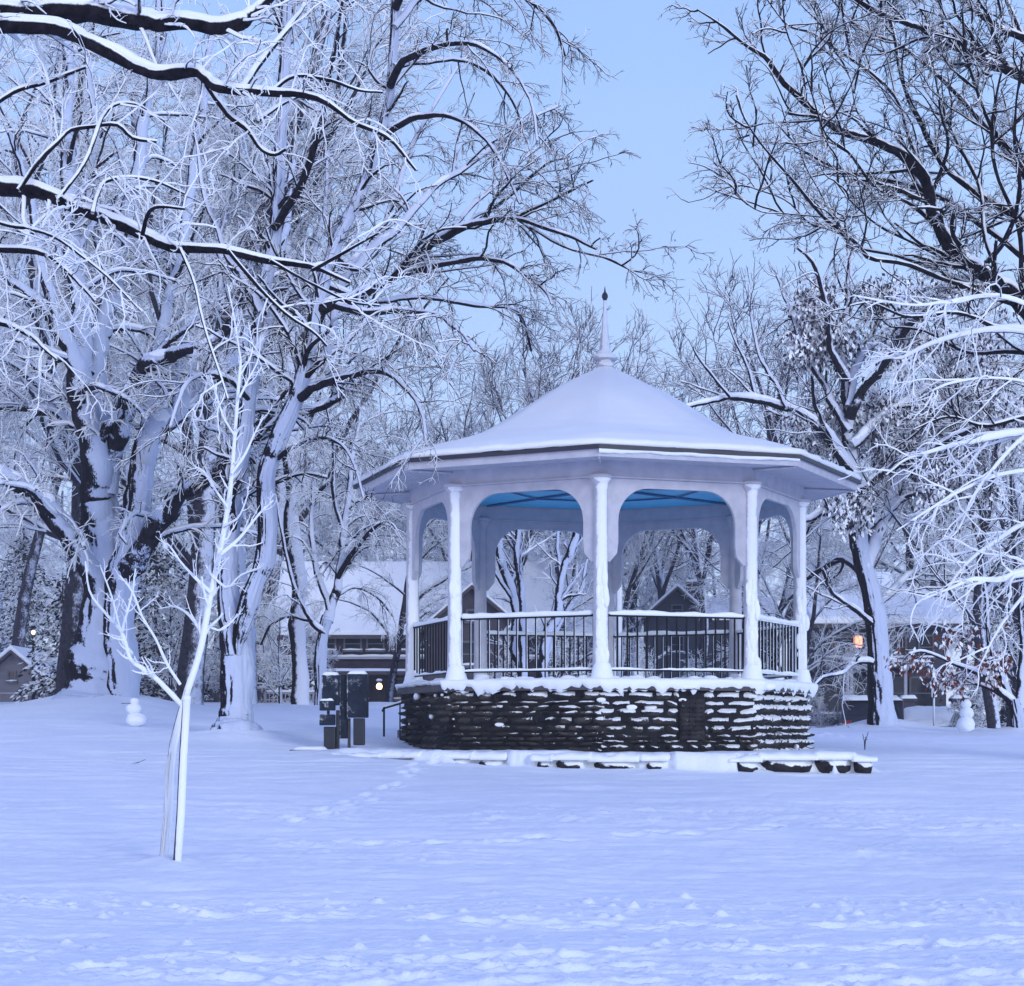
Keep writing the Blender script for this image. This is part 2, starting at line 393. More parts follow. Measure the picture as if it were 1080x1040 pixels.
def cap_strands(strands, k=.55, rs=.85, seed=0, lump=.35):
    out = []
    for P, Rd in strands:
        T = np.gradient(P, axis=1); T = nrm(T); h = np.sqrt(np.clip(1-T[..., 2]**2, 0, 1))
        hh = np.clip((h-.3)/.5, 0, 1)
        ln = 1+lump*2*vn(P[..., 0]*3.3+P[..., 1], P[..., 2]*3.3+P[..., 1]*1.7, seed)
        Q = P.copy(); Q[..., 2] += Rd*k*hh*ln
        Q[..., 0] += Rd*.12; Q[..., 1] -= Rd*.12
        out.append((Q, Rd*(rs*hh*ln)+.001))
    return out
def subdiv(P, Rd, k):
    """denser rings on a set of strands"""
    n = P.shape[1]; x = np.linspace(0, n-1, (n-1)*k+1); i = np.minimum(x.astype(int), n-2); f = (x-i)
    return P[:, i]*(1-f)[None, :, None]+P[:, i+1]*f[None, :, None], Rd[:, i]*(1-f)+Rd[:, i+1]*f
def catmull(pts, rad, n):
    p = np.array(pts, float); r = np.array(rad, float); k = len(p)
    pp = np.concatenate([[2*p[0]-p[1]], p, [2*p[-1]-p[-2]]]); x = np.linspace(0, k-1, n)
    i = np.minimum(x.astype(int), k-2); t = (x-i)[:, None]
    a, b, c, d = pp[i], pp[i+1], pp[i+2], pp[i+3]
    q = .5*((2*b)+(-a+c)*t+(2*a-5*b+4*c-d)*t*t+(-a+3*b-3*c+d)*t**3)
    t = t[:, 0]
    return q, r[i]*(1-t)+r[i+1]*t

def leaves(pts, n, size, spread, mat, name, parent, hang=1.0):
    """folded hanging leaves scattered round points"""
    c = pts[rng.integers(0, len(pts), n)]+rng.normal(0, spread, (n, 3))
    ax = rng.normal(0, .45, (n, 3)); ax[:, 2] -= hang; ax = nrm(ax)
    sd = nrm(np.cross(ax, rng.normal(0, 1, (n, 3)))); nr = np.cross(ax, sd)
    s = (size*rng.uniform(.6, 1.3, n))[:, None]
    p0 = c; p1 = c+ax*s*.5+sd*s*.27+nr*s*.12; p2 = c+ax*s*1.05+nr*s*.2; p3 = c+ax*s*.5-sd*s*.27+nr*s*.12
    V = np.stack([p0, p1, p2, p3], 1).reshape(-1, 3); q = np.arange(n*4).reshape(-1, 4)
    return np_obj(name, V, q, mat, parent, False)

def hero_tree(name, label, cat, base, limbs, lv, mats, group=None, capk=.55, caprs=.8, twigcap=False, wob=1.0, leafcfg=None):
    """limbs: list of (px points with absolute distance, radii in px); base: world position"""
    base = np.array(base, float)
    root = empty(name, tuple(base), label, cat, group)
    big = []; 
    for pts, rad, n, kind in limbs:
        W = []; RR = []
        for (x, y, Y), r in zip(pts, rad):
            W.append(at(x, y, Y)); RR.append(r*Y/F)
        q, r = catmull(W, RR, n)
        L = np.linalg.norm(np.diff(q, axis=0), axis=1).sum()
        s = np.linspace(0, L, n)
        amp = np.clip(r*.8, 0, .09)*wob
        ph = rng.uniform(0, 50)
        q = q+np.stack([fbm(s*3+ph, s*0+31, 3), fbm(s*3+ph, s*0+35, 4), fbm(s*3+ph, s*0+39, 5)], 1)*np.clip(amp*.35, 0, .03)[:, None]*(kind != 't')*2
        if kind == 't': amp = amp*.35
        q = q+np.stack([fbm(s*.8+ph, s*0, 3), fbm(s*.8+ph, s*0+5, 4), fbm(s*.8+ph, s*0+9, 5)], 1)*amp[:, None]*1.6*np.clip(s/1.0, 0, 1)[:, None]
        r = r*(1+.22*fbm(s*1.4+ph, s*0+2, 8))
        big.append((q[None]-base, r[None], kind))
    trunk = [(p, r) for p, r, k in big if k == 't']; limb = [(p, r) for p, r, k in big if k != 't']
    src = limb+[(p[:, int(p.shape[1]*.36):], r[:, int(r.shape[1]*.36):]) for p, r in trunk if p.shape[1] >= 60]
    sets = []; cur = src
    for li, c in enumerate(lv):
        S = []
        for P, Rd in cur:
            S.append(spawn(P, Rd, c['sp'], c.get('t0', .15), 1.0, *c.get('ang', (25, 60)), *c['len'], c.get('rr', .5), c['rmin'], c.get('fall', .5), c.get('flat', 0)))
        S = [np.concatenate(z) for z in zip(*S)]
        P, Rd = grow(*S[:2], S[2], S[3], c['n'], c['wig'], c['trop'], c.get('tip', .4), c.get('droop', 0))
        cur = [(P, Rd)]; sets.append((P, Rd))
    # trunk: lumpy and many sided
    def lumpy(st, m, amp, fr):
        V, Q = tubes(st, m)
        c = fbm(V[:,0]*fr+V[:,1]*fr*.7, V[:,2]*fr*.35, 21, 4)
        ax = np.concatenate([np.repeat(p.reshape(-1, 3), m, 0) for p, r in st])
        rr = np.concatenate([np.repeat(r.ravel(), m) for p, r in st])
        d = nrm(V-ax); th = np.arctan2(d[:,1], d[:,0])
        fur = np.abs(fbm(th*5.5+V[:,2]*.35, V[:,2]*1.1, 33, 3))*-.075*np.clip(rr/.12, 0, 1)
        return V+d*(c*amp*rr+fur*(m > 20))[:, None], Q
    if trunk:
        V, Q = lumpy([subdiv(p, r, 3) for p, r in trunk], 64, .14, 4.5); np_obj('trunk', V, Q, mats[0], root)
    V, Q = lumpy([subdiv(p, r, 2) for p, r in limb], 14, .24, 6); lo = np_obj('limbs', V, Q, mats[1], root)
    V, Q = tubes(sets[:1], 6); nq = len(Q)
    V1, Q1 = tubes(sets[1:2], 4); V2, Q2 = tubes(sets[2:], 3)
    Q = np.concatenate([Q, Q1+len(V), Q2+len(V)+len(V1)]); V = np.concatenate([V, V1, V2])
    co = np_obj('crown', V, Q, mats[3] if len(mats) > 3 else mats[1], root); co.data.materials.append(mats[2])
    mi = np.ones(len(Q), np.int32); mi[:nq] = 0; co.data.polygons.foreach_set('material_index', mi)
    cs = cap_strands([subdiv(p, r, 3) for p, r in limb]+[subdiv(*sets[0], 2)], capk, caprs)
    V, Q = tubes(cs, 7)
    if twigcap:
        V2, Q2 = tubes(cap_strands(sets[1:2], capk, .9), 5); Q = np.concatenate([Q, Q2+len(V)]); V = np.concatenate([V, V2])
    np_obj('snow_cover', V, Q, M['snow_soft'], root)
    if leafcfg:
        pts = np.concatenate([s[0][:, -2:].reshape(-1, 3) for s in sets[1:]])
        wp = pts+base; keep = leafcfg['keep'](wp)
        if keep.any(): leaves(pts[keep], leafcfg['n'], leafcfg['size'], leafcfg['spread'], leafcfg['mat'], 'leaves', root)
    return root

# ------------------------------------------------------------------ WORLD, SUN, CAMERA
SUN_EL, SUN_AZ = R_(15), R_(212)
w = bpy.data.worlds.new('World'); scene.world = w; w.use_nodes = True
nt = w.node_tree; bg = nt.nodes['Background']; out = nt.nodes['World Output']
sky = N(nt, 'ShaderNodeTexSky', sky_type='NISHITA'); sky.sun_disc = False
sky.sun_elevation = SUN_EL; sky.sun_rotation = SUN_AZ
nt.links.new(sky.outputs[0], bg.inputs['Color']); bg.inputs['Strength'].default_value = .05
tc = N(nt, 'ShaderNodeTexCoord'); sp = N(nt, 'ShaderNodeSeparateXYZ'); nt.links.new(tc.outputs['Generated'], sp.inputs[0])
cr = N(nt, 'ShaderNodeValToRGB'); e = cr.color_ramp.elements
e[0].position = 0.0; e[0].color = (.50,.63,1.0,1); e[1].position = 1.0; e[1].color = (.34,.42,.98,1)
x = e.new(.14); x.color = (.42,.575,.97,1); x = e.new(.35); x.color = (.32,.50,.93,1); x = e.new(.6); x.color = (.32,.44,.95,1)
nt.links.new(sp.outputs['Z'], cr.inputs[0])
nz = N(nt, 'ShaderNodeTexNoise'); nz.inputs['Scale'].default_value = 2.2; nz.inputs['Detail'].default_value = 4
nt.links.new(tc.outputs['Generated'], nz.inputs['Vector'])
mr = N(nt, 'ShaderNodeMapRange'); mr.inputs['To Min'].default_value = .86; mr.inputs['To Max'].default_value = 1.12
mr.inputs['From Min'].default_value = .3; mr.inputs['From Max'].default_value = .7
nt.links.new(nz.outputs['Fac'], mr.inputs['Value'])
vm = N(nt, 'ShaderNodeVectorMath', operation='SCALE'); nt.links.new(cr.outputs[0], vm.inputs[0]); nt.links.new(mr.outputs[0], vm.inputs['Scale'])
b2 = N(nt, 'ShaderNodeBackground'); b2.inputs['Strength'].default_value = .92; nt.links.new(vm.outputs[0], b2.inputs['Color'])
ads = N(nt, 'ShaderNodeAddShader'); nt.links.new(bg.outputs[0], ads.inputs[0]); nt.links.new(b2.outputs[0], ads.inputs[1])
nt.links.new(ads.outputs[0], out.inputs['Surface'])

ld = bpy.data.lights.new('sun', 'SUN'); ld.energy = 1.5; ld.angle = R_(16); ld.color = (.90, .92, 1.0)
so = bpy.data.objects.new('sun', ld); COL.objects.link(so)
dv = Vector((math.sin(R_(32))*math.cos(SUN_EL), -math.cos(R_(32))*math.cos(SUN_EL), math.sin(SUN_EL)))   # towards the sun: behind the camera, to its right
so.rotation_euler = dv.to_track_quat('Z', 'Y').to_euler()
cd = bpy.data.cameras.new('camera'); cam = bpy.data.objects.new('camera', cd); COL.objects.link(cam)
cam.location = (0, 0, CZ); cam.rotation_euler = (R_(90), 0, 0)
cd.sensor_width = 36; cd.sensor_fit = 'HORIZONTAL'; cd.lens = 36*F/1080; cd.shift_y = (HY-520)/1080; cd.clip_end = 3000
scene.camera = cam
scene.view_settings.view_transform = 'Standard'; scene.view_settings.look = 'None'
scene.view_settings.exposure = 0.0; scene.view_settings.gamma = 1
scene.render.resolution_x = 1024; scene.render.resolution_y = 986
scene.cycles.volume_bounces = 1

# ------------------------------------------------------------------ GROUND
def axis(segs):
    out = []
    for a, b, s in segs: out.append(np.arange(a, b, s))
    return np.concatenate(out+[[segs[-1][1]]])
XS = axis([(-300,-60,12),(-60,-18,1.2),(-18,-6.5,.16),(-6.5,7,.026),(7,18,.14),(18,60,1.2),(60,300,12)])
YS = axis([(-40,4,2.5),(4,10.5,.2),(10.5,17,.026),(17,24,.05),(24,26.4,.07),(26.4,29.4,.035),(29.4,36,.09),(36,50,.2),(50,55,.12),(55,63,.25),(63,130,1.5),(130,600,20)])
A, Bm = np.meshgrid(XS, YS, indexing='ij')
Z = gz(A, Bm)
near = np.clip((30-Bm)/12, .25, 1)
Z = Z+.06*fbm(A*.45, Bm*.45, 1, 3)+.030*fbm(A*1.1, Bm*3.2, 2, 5)*near+.012*fbm(A*7, Bm*9, 52, 3)*near
Z = Z+.030*fbm(A*.8+Bm*.25, Bm*4.5, 31, 4)*np.clip((Bm-15)/4, 0, 1)*np.clip((60-Bm)/20, 0, 1)
# trampled bands with clods
for (yc, sl, wd, am, sd) in ((12.55,.05,.5,.065,5),(13.5,-.06,.55,.06,6),(15.6,-.10,.6,.05,7),(19.5,.05,1.2,.045,8),(22.5,-.05,1.1,.045,12),(11.7,-.02,.3,.045,9)):
    d = (Bm-yc-sl*A-.35*fbm(A*.35, A*0, sd, 2))/wd
    env = np.exp(-d*d)*np.clip(.55+1.5*fbm(A*.5, Bm*.5, sd+40, 2), 0, 1.2)
    c = fbm(A*6.5, Bm*6.5, sd+60, 4)
    Z = Z+env*am*(c*c*1.5-.25+.55*np.abs(fbm(A*16, Bm*16, sd+90, 3)))
lump = fbm(A*2.2, Bm*2.2, 77, 3)
Z = Z+.22*np.clip(lump-.38, 0, 1)*np.clip((Bm-30)/6, 0, 1)*np.clip((A-4)/2, 0, 1)
Z = Z+.010*np.abs(fbm(A*11, Bm*11, 91, 3))*np.clip((18-Bm)/3, 0, 1)
# footprints
prs = np.random.default_rng(5)
tracks = [((-6,15.9),(7,14.2)),((-6,13.2),(3,12.4)),((-1,12.9),(7,13.6)),((-6,12.0),(6,11.9)),((-3,20.5),(8,21.5)),((5.4,40),(13,34)),((6,46),(14,41)),((-2.8,22),(-1,28))]
for (a, b) in tracks:
    a = np.array(a); b = np.array(b); L = np.linalg.norm(b-a); n = int(L/.36); dr = (b-a)/L; pn = np.array([-dr[1], dr[0]])
    for i in range(n):
        if prs.random() < .12: continue
        c = a+dr*(i*.36+prs.normal(0,.05))+pn*((.11 if i % 2 else -.11)+prs.normal(0,.05)+.25*math.sin(i*.23+a[0]))
        ix = np.where(np.abs(XS-c[0]) < .5)[0]; iy = np.where(np.abs(YS-c[1]) < .5)[0]
        if len(ix) < 2 or len(iy) < 2: continue
        sl = np.ix_(ix, iy); X = A[sl]-c[0]; Y = Bm[sl]-c[1]
        u = X*dr[0]+Y*dr[1]; v = X*pn[0]+Y*pn[1]; q = (u/.15)**2+(v/.075)**2
        dp = prs.uniform(.03,.07)
        Z[sl] += -dp*np.exp(-q**1.5)+.016*np.exp(-((np.sqrt(q)-1.6)/.45)**2)*(1+1.6*fbm(A[sl]*14, Bm[sl]*14, i, 2))
for i in range(900):       # kicked-up clods
    c = (prs.uniform(-6.2, 6.8), prs.choice([prs.normal(12.45,.22), prs.normal(13.5,.25), prs.normal(15.5,.4), prs.normal(15.9,.2)])); r = prs.uniform(.012,.03) if i % 12 else prs.uniform(.03,.05)
    ix = np.where(np.abs(XS-c[0]) < .2)[0]; iy = np.where(np.abs(YS-c[1]) < .2)[0]
    sl = np.ix_(ix, iy); q = ((A[sl]-c[0])**2+(Bm[sl]-c[1])**2)/(r*r)
    Z[sl] += r*.75*np.exp(-q**2.5)*(1+.7*fbm(A[sl]*26, Bm[sl]*26, i, 2))
nx, ny = A.shape
V = np.stack([A, Bm, Z], -1).reshape(-1, 3)
ii = (np.arange(nx-1)[:, None]*ny+np.arange(ny-1)[None]).reshape(-1)
Q = np.stack([ii, ii+ny, ii+ny+1, ii+1], -1)
g = np_obj('ground', V, Q, M['ground']); g['kind'] = 'structure'

# ------------------------------------------------------------------ GAZEBO
GZ = 1.2
gaz = empty('gazebo', (GX, GY, GZ), 'white octagonal bandstand with snowy bell-shaped roof on a rough stone base', 'gazebo')
def ang(k): return R_(-90-ROT+45*k)
def gv(k, r, z): return np.array([r*math.cos(ang(k)), r*math.sin(ang(k)), z-GZ])
def octa(prof, close=False):
    mb = MB(); mb.lathe([(r, z-GZ) for r, z in prof], (0,0,0), 8, ang(0))
    n = len(prof)
    if close: mb.f += [((n-1)*8+k, (n-1)*8+(k+1)%8, (k+1)%8, k) for k in range(8)]
    return mb
RC, RE, RB = 3.238, 4.19, 3.46
# roof with snow
prof = [(4.22,5.737),(4.25,5.775),(4.21,5.835),(4.08,5.875),(3.8,5.98),(3.44,6.08),(3.0,6.20),(2.6,6.33),(2.25,6.49),(2.0,6.63),(1.59,6.885),(1.05,7.21),(.5,7.49),(.2,7.63),(.12,7.70)]
pr = np.array(prof); m = 8*14; V = []; Fc = []
dense = []
for i in range(len(pr)-1):
    k = 2 if i < 3 else 5
    for j in range(k): dense.append(pr[i]*(1-j/k)+pr[i+1]*j/k)
dense.append(pr[-1]); dense = np.array(dense)
for r, z in dense:
    for k in range(m):
        th = 2*math.pi*k/m; loc = (th % (math.pi/4))-math.pi/8
        rho = math.cos(math.pi/8)/math.cos(loc)
        rho = min(rho, .992) if r < 4.2 else rho
        a = th+ang(0); x, y = r*rho*math.cos(a), r*rho*math.sin(a)
        nzv = float(fbm(x*1.5+7, y*1.5, 4, 4))
        lip = .022*float(fbm(th*22, 0., 61, 4))*(r > 4.15)
        V.append((x*(1+lip*.5), y*(1+lip*.5), z-GZ+.03*nzv*(1 if r < 4.1 else .6)+lip*(z > 5.73)))
nn = len(dense)
Fc = [(i*m+k, i*m+(k+1)%m, (i+1)*m+(k+1)%m, (i+1)*m+k) for i in range(nn-1) for k in range(m)]
rf = link_mesh('roof_snow', V, Fc, M['snow_soft'], None, True)
rb = octa([(4.22,5.675),(4.25,5.68),(4.25,5.735),(3.6,5.95),(2.2,6.40),(1.0,7.12),(.1,7.60)]).build('roof', M['drip'], gaz)
rf.parent = rb
octa([(4.11,5.575),(4.17,5.57),(4.175,5.60),(4.19,5.69),(4.13,5.69)], True).build('fascia', M['paint'], gaz, bevel=.006)
fs = MB(); a, b = gv(0, 4.205, 5.60), gv(1, 4.205, 5.60)
V = []; n = 90
for i in range(n):
    t = i/(n-1); p = a+(b-a)*t; w_ = .022*(1+fbm(t*9, 0., 3, 3)); lo = .03+.03*float(fbm(t*14, 2., 6, 3)); hi = .10
    o2 = np.array([p[0], p[1], 0])/np.linalg.norm(p[:2])
    for dz, dn in ((lo, -.02), (lo+.005, w_), ((lo+hi)/2, w_*1.2), (hi, w_*.8), (hi+.01, -.02)): V.append(tuple(p+o2*dn+np.array([0,0,dz])))
fs.add(V, [(i*5+k, (i+1)*5+k, (i+1)*5+k+1, i*5+k+1) for i in range(n-1) for k in range(4)])
fs.build('fascia_snow', M['snow_soft'], rb, True)
# soffit boards
ps = []; rr = 4.12; zz = 5.583
while rr > 3.30:
    ps += [(rr, zz), (rr-.082, zz+.005), (rr-.084, zz+.018), (rr-.094, zz+.018)]; rr -= .096; zz += .006
octa(ps).build('soffit', M['paint'], gaz)
for k in range(8):
    sb = MB(); a, b = gv(k, 3.25, 5.605), gv(k, 4.12, 5.565); sb.tube([a, b], .022, 4); sb.build('soffit_rib', M['paint'], gaz)
# frieze, one part per side
def side_frame(k, r):
    a, b = gv(k, r, GZ), gv(k+1, r, GZ); mid = (a+b)/2; t = nrm(b-a); n = nrm(np.array([mid[0], mid[1], 0])); return mid, t, n, np.linalg.norm(b-a)
for k in range(8):
    mid, t, n, L = side_frame(k, RC+.07)
    inn = k in (2,3,4,5)
    f3 = lambda a, b, d: tuple(mid+t*a+n*(d-.12)+np.array([0,0,b-GZ]))
    pm = MB(); pm.prism([(-L/2,5.405),(L/2,5.405),(L/2,5.66),(-L/2,5.66)], f3, .12)
    pm.prism([(-L/2-.01,5.385),(L/2+.01,5.385),(L/2+.01,5.41),(-L/2-.01,5.41)], lambda a, b, d: tuple(mid+t*a+n*(d-.14)+np.array([0,0,b-GZ])), .165)
    fr = pm.build('frieze', M['paint'], gaz, bevel=.004)
    mid, t, n, L = side_frame(k, RC)
    hw = L/2-.075; op = .965; rc = .50; zt = 5.385; zc = 5.25
    pts = [(-hw, zt), (-hw, 4.10), (-hw+.05, 4.10), (-hw+.11, 4.22), (-op, 4.30)]
    pts = [(-hw, zt), (-hw, 4.14), (-hw+.06, 4.12), (-op-.02, 4.26), (-op, 4.42), (-op, zc-rc)]
    for i in range(1, 11):
        a = math.pi-(math.pi/2)*i/10; pts.append((-op+rc+rc*math.cos(a), zc-rc+rc*math.sin(a)))
    mir = [(-a, b) for a, b in pts[::-1]]
    poly = pts+mir
    pm = MB(); pm.prism(poly, lambda a, b, d: tuple(mid+t*a+n*(d-.035)+np.array([0,0,b-GZ])), .07)
    pm.build('arch_panel', M['paint'], gaz, bevel=.006)
# ceiling
octa([(3.15,5.645),(.02,5.66)]).build('ceiling', M['blue'], gaz)
cb = MB()
for k in range(8):
    cb.tube([gv(k, 3.05, 5.625), gv(k, .05, 5.635)], .022, 4)
octr = [gv(k, 1.7, 5.628) for k in range(9)]; cb.tube(octr, .016, 4)
cb.build('ceiling_rib', M['bluedark'], gaz)
# columns
for k in range(8):
    p = gv(k, RC, GZ); mb = MB()
    mb.lathe([(0,2.30),(.155,2.30),(.155,2.42),(.125,2.45),(.118,2.9),(.108,4.0),(.103,5.2),(.115,5.23),(.115,5.27),(.135,5.30),(.16,5.335),(.16,5.385),(.14,5.39),(.13,5.40)], (p[0], p[1], -GZ), 20)
    c = mb.build('column', M['paint_snow'] if k in (0,1,2,6,7) else M['paint'], gaz, True)
    cap = MB(); cap.lathe([(.13,5.37),(.175,5.375),(.18,5.41),(.17,5.43),(.12,5.43)], (p[0], p[1], -GZ), 20)
    cap.build('capital', M['paint'], c, True)
    sm = MB()
    sm.lathe([(.21,2.34),(.19,2.37),(.165,2.42),(.145,2.52),(.12,2.60)], (p[0]+.02, p[1]-.03, -GZ), 18)
    if k in (0,1,7,2):
        dirv = np.array([.25,-1.,0])/1.03
        for i in range(26):
            z = rng.uniform(2.5, 4.2 if k in (0,) else 3.9); q = p+np.array([0,0,z-GZ])+dirv*.105+np.array([rng.normal(0,.04),0,0])
            blob(sm, q, rng.uniform(.035,.06), i+k*31, (.9,.45,2.6), 6)
    sm.build('column_snow', M['snow_soft'], c, True)
# railings
for k in range(8):
    if k == 5: continue
    a, b = gv(k, RC, GZ), gv(k+1, RC, GZ); t = nrm(b-a); L = np.linalg.norm(b-a); a = a+t*.11; b = b-t*.11; L -= .22
    rz = math.atan2(t[1], t[0]); mid = (a+b)/2; up = lambda z: np.array([0,0,z-GZ])
    mb = MB(); mb.box(mid+up(3.325), (L,.05,.035), rz); mb.box(mid+up(2.50), (L,.035,.025), rz)
    mb.box(a+up(2.9), (.03,.03,.86), rz); mb.box(b+up(2.9), (.03,.03,.86), rz)
    r = mb.build('railing', M['iron'], gaz)
    nb = 13
    bmesh_ref = None
    for i in range(nb):
        q = a+t*L*(i+1)/(nb+1)
        if bmesh_ref is None:
            x = MB(); x.box((0,0,0), (.022,.022,.80)); o = x.build('baluster', M['iron'], r); bmesh_ref = o
        else:
            o = bmesh_ref.copy(); COL.objects.link(o)
        o.parent = r; o.location = tuple(q+up(2.907)); o.rotation_euler = (0,0,rz)
    x = MB(); snow_ridge(x, [a+up(3.343), b+up(3.343)], .075, .055, .012, .04, k)
    snow_ridge(x, [a+up(2.513), b+up(2.513)], .05, .03, .005, .04, k+20, .6)
    if k in (0,7,1,6):
        for i in range(14):
            q = a+(b-a)*rng.random(); blob(x, q+up(2.36)+np.array([0,0,0]), rng.uniform(.05,.10), i, (1.4,1,.8), 6)
    x.build('railing_snow', M['snow_soft'], r, True)
# finial
fm = MB(); fm.lathe([(.01,7.66),(.15,7.66),(.155,7.73),(.11,7.77),(.12,7.79),(.20,7.80),(.205,7.835),(.13,7.87),(.10,7.93),(.075,8.1),(.05,8.35),(.028,8.7),(.02,8.80)], (0,0,-GZ), 18)
f_ = fm.build('finial', M['paint_snow'], gaz, True)
fm = MB(); fm.lathe([(.015,8.78),(.03,8.80),(.05,8.84),(.052,8.87),(.04,8.905),(.018,8.93),(.010,8.98),(.003,9.03)], (0,0,-GZ), 12); fm.build('finial_ball', M['drip'], f_, True)
fm = MB(); fm.lathe([(.05,7.835),(.19,7.84),(.19,7.865),(.12,7.90),(.09,7.96)], (0,0,-GZ), 18); fm.build('finial_snow', M['snow_soft'], f_, True)
# deck and snow on deck
octa([(.01,2.30),(3.50,2.30),(3.50,2.20),(3.40,2.20)]).build('deck', M['wood'], gaz)
V = []; Fc = []; m = 8*60
prd = [(2.25,2.296),(2.5,2.315),(2.7,2.335),(2.9,2.36),(3.1,2.375),(3.3,2.385),(3.42,2.385),(3.50,2.375),(3.53,2.345),(3.54,2.30),(3.53,2.24),(3.51,2.18),(3.47,2.13)]
for i, (r, z) in enumerate(prd):
    for k in range(m):
        th = 2*math.pi*k/m; loc = (th % (math.pi/4))-math.pi/8; rho = math.cos(math.pi/8)/math.cos(loc)
        a = th+ang(0); x, y = r*rho*math.cos(a), r*rho*math.sin(a); s = th*3.5
        nzv = float(fbm(x*3, y*3, 4, 3)); zz = z+.02*nzv; out_ = 0
        side = (k//60)
        if i >= 7:
            amt = float(np.clip(.62+.40*fbm(s*12, s*0, 14, 5), .3, 1.0))
            if side in (6,): amt *= .35
            zz = 2.375-(2.375-z)*amt*1.15; out_ = .025*float(fbm(x*6, y*6+z*9, 9, 3))
        V.append((x*(1+out_/3.5*(1)), y*(1+out_/3.5), zz-GZ))
Fc = [(i*m+k, i*m+(k+1)%m, (i+1)*m+(k+1)%m, (i+1)*m+k) for i in range(len(prd)-1) for k in range(m)]
link_mesh('deck_snow', V, Fc, M['snow_soft'], gaz, True)
# stone base
sr = np.random.default_rng(3)
core = octa([(3.36,1.0),(3.36,2.28)]).build('base_core', M['mortar'], gaz)
Vs = []; Fs = []; snowc = MB()
def stone(mid, t, n, s0, s1, z0, z1, d0, d1):
    """one rough block: rounded pillow front, its own size and jut"""
    global Vs, Fs
    nu, nv = 5, 4; off = len(Vs); gr = []
    tilt = sr.normal(0,.012); sk = sr.normal(0,.01)
    for i in range(nu):
        for j in range(nv):
            u = i/(nu-1); v = j/(nv-1); ed = min(u, 1-u)*4; ed = min(ed, 1); ev = min(min(v, 1-v)*3, 1)
            dd = d0+(d1-d0)*(ed*ev)**.35+sr.normal(0,.008)*(ed > .3)
            s = s0+(s1-s0)*u+sk*(v-.5)*2+sr.normal(0,.005); z = z0+(z1-z0)*v+tilt*(u-.5)*2+sr.normal(0,.005)
            Vs.append(tuple(mid+t*s+n*dd+np.array([0,0,z-GZ])))
    for i in range(nu-1):
        for j in range(nv-1):
            Fs.append((off+i*nv+j, off+(i+1)*nv+j, off+(i+1)*nv+j+1, off+i*nv+j+1))
for k in range(8):
    mid, t, n, L = side_frame(k, 3.36)
    z = 1.02; 
    while z < 2.24:
        h = sr.uniform(.06,.15) if k != 1 else sr.uniform(.10,.19)
        if z+h > 2.24: h = 2.27-z
        s = -L/2-.05+sr.uniform(-.1,0)
        while s < L/2:
            wd = sr.uniform(.2,.55) if k != 1 else sr.uniform(.14,.30)
            e_ = min(s+wd, L/2+.05)
            if e_-s > .05: 
                jut = sr.uniform(.04,.13)+(0 if sr.random() > .15 else .05)
                s_k = s
                if k == 0 and z+h > 1.46 and z < 2.06:
                    if s < -.02 < e_: e_ = -.02
                    elif s < .38 < e_: s = .38
                vent = (k == 0 and s >= -.02 and e_ <= .385 and z+h > 1.46 and z < 2.06) or e_-s < .05
                if not vent:
                    stone(mid, t, n, max(s,-L/2-.05)+.008, e_-.008, z+.006, z+h-.006, -.04, jut)
                    if sr.random() < (.02+.22*max(0,(z-1.5))) and k in (7,0,1,6):
                        q = mid+t*(s+wd*sr.uniform(.3,.7))+n*(jut*.75)+np.array([0,0,z+h-GZ])
                        blob(snowc, q, min(wd*.34,.13)*sr.uniform(.4,1), int(z*100)+k, (1.0,.4,.5) if abs(n[1])>.5 else (.5,1,.5), 8)
                e_ = s_k+wd; s = s_k
            s += wd
        z += h
n0_ = len(Vs); nf_ = len(Fs); Vs += snowc.v; Fs += [tuple(i+n0_ for i in q) for q in snowc.f]
me_st = link_mesh('stone_wall', Vs, Fs, M['stone'], gaz, True)
me_st.data.materials.append(M['snow_soft']); me_st.data.polygons.foreach_set('material_index', [0]*nf_+[1]*(len(Fs)-nf_))
# vent grille on the front right side
mid, t, n, L = side_frame(0, 3.36); rz = math.atan2(t[1], t[0])
vm_ = MB(); c = mid+t*.18+n*.05+np.array([0,0,1.76-GZ])
vm_.box(c, (.40,.06,.62), rz)
for i in range(9): vm_.box(c+n*.035+np.array([0,0,-.27+i*.068]), (.37,.03,.045), rz)
for i in range(4): vm_.box(c+n*.04+t*(-.15+i*.1), (.012,.03,.58), rz)
ve = vm_.build('vent_grille', M['stone_low'], gaz); 
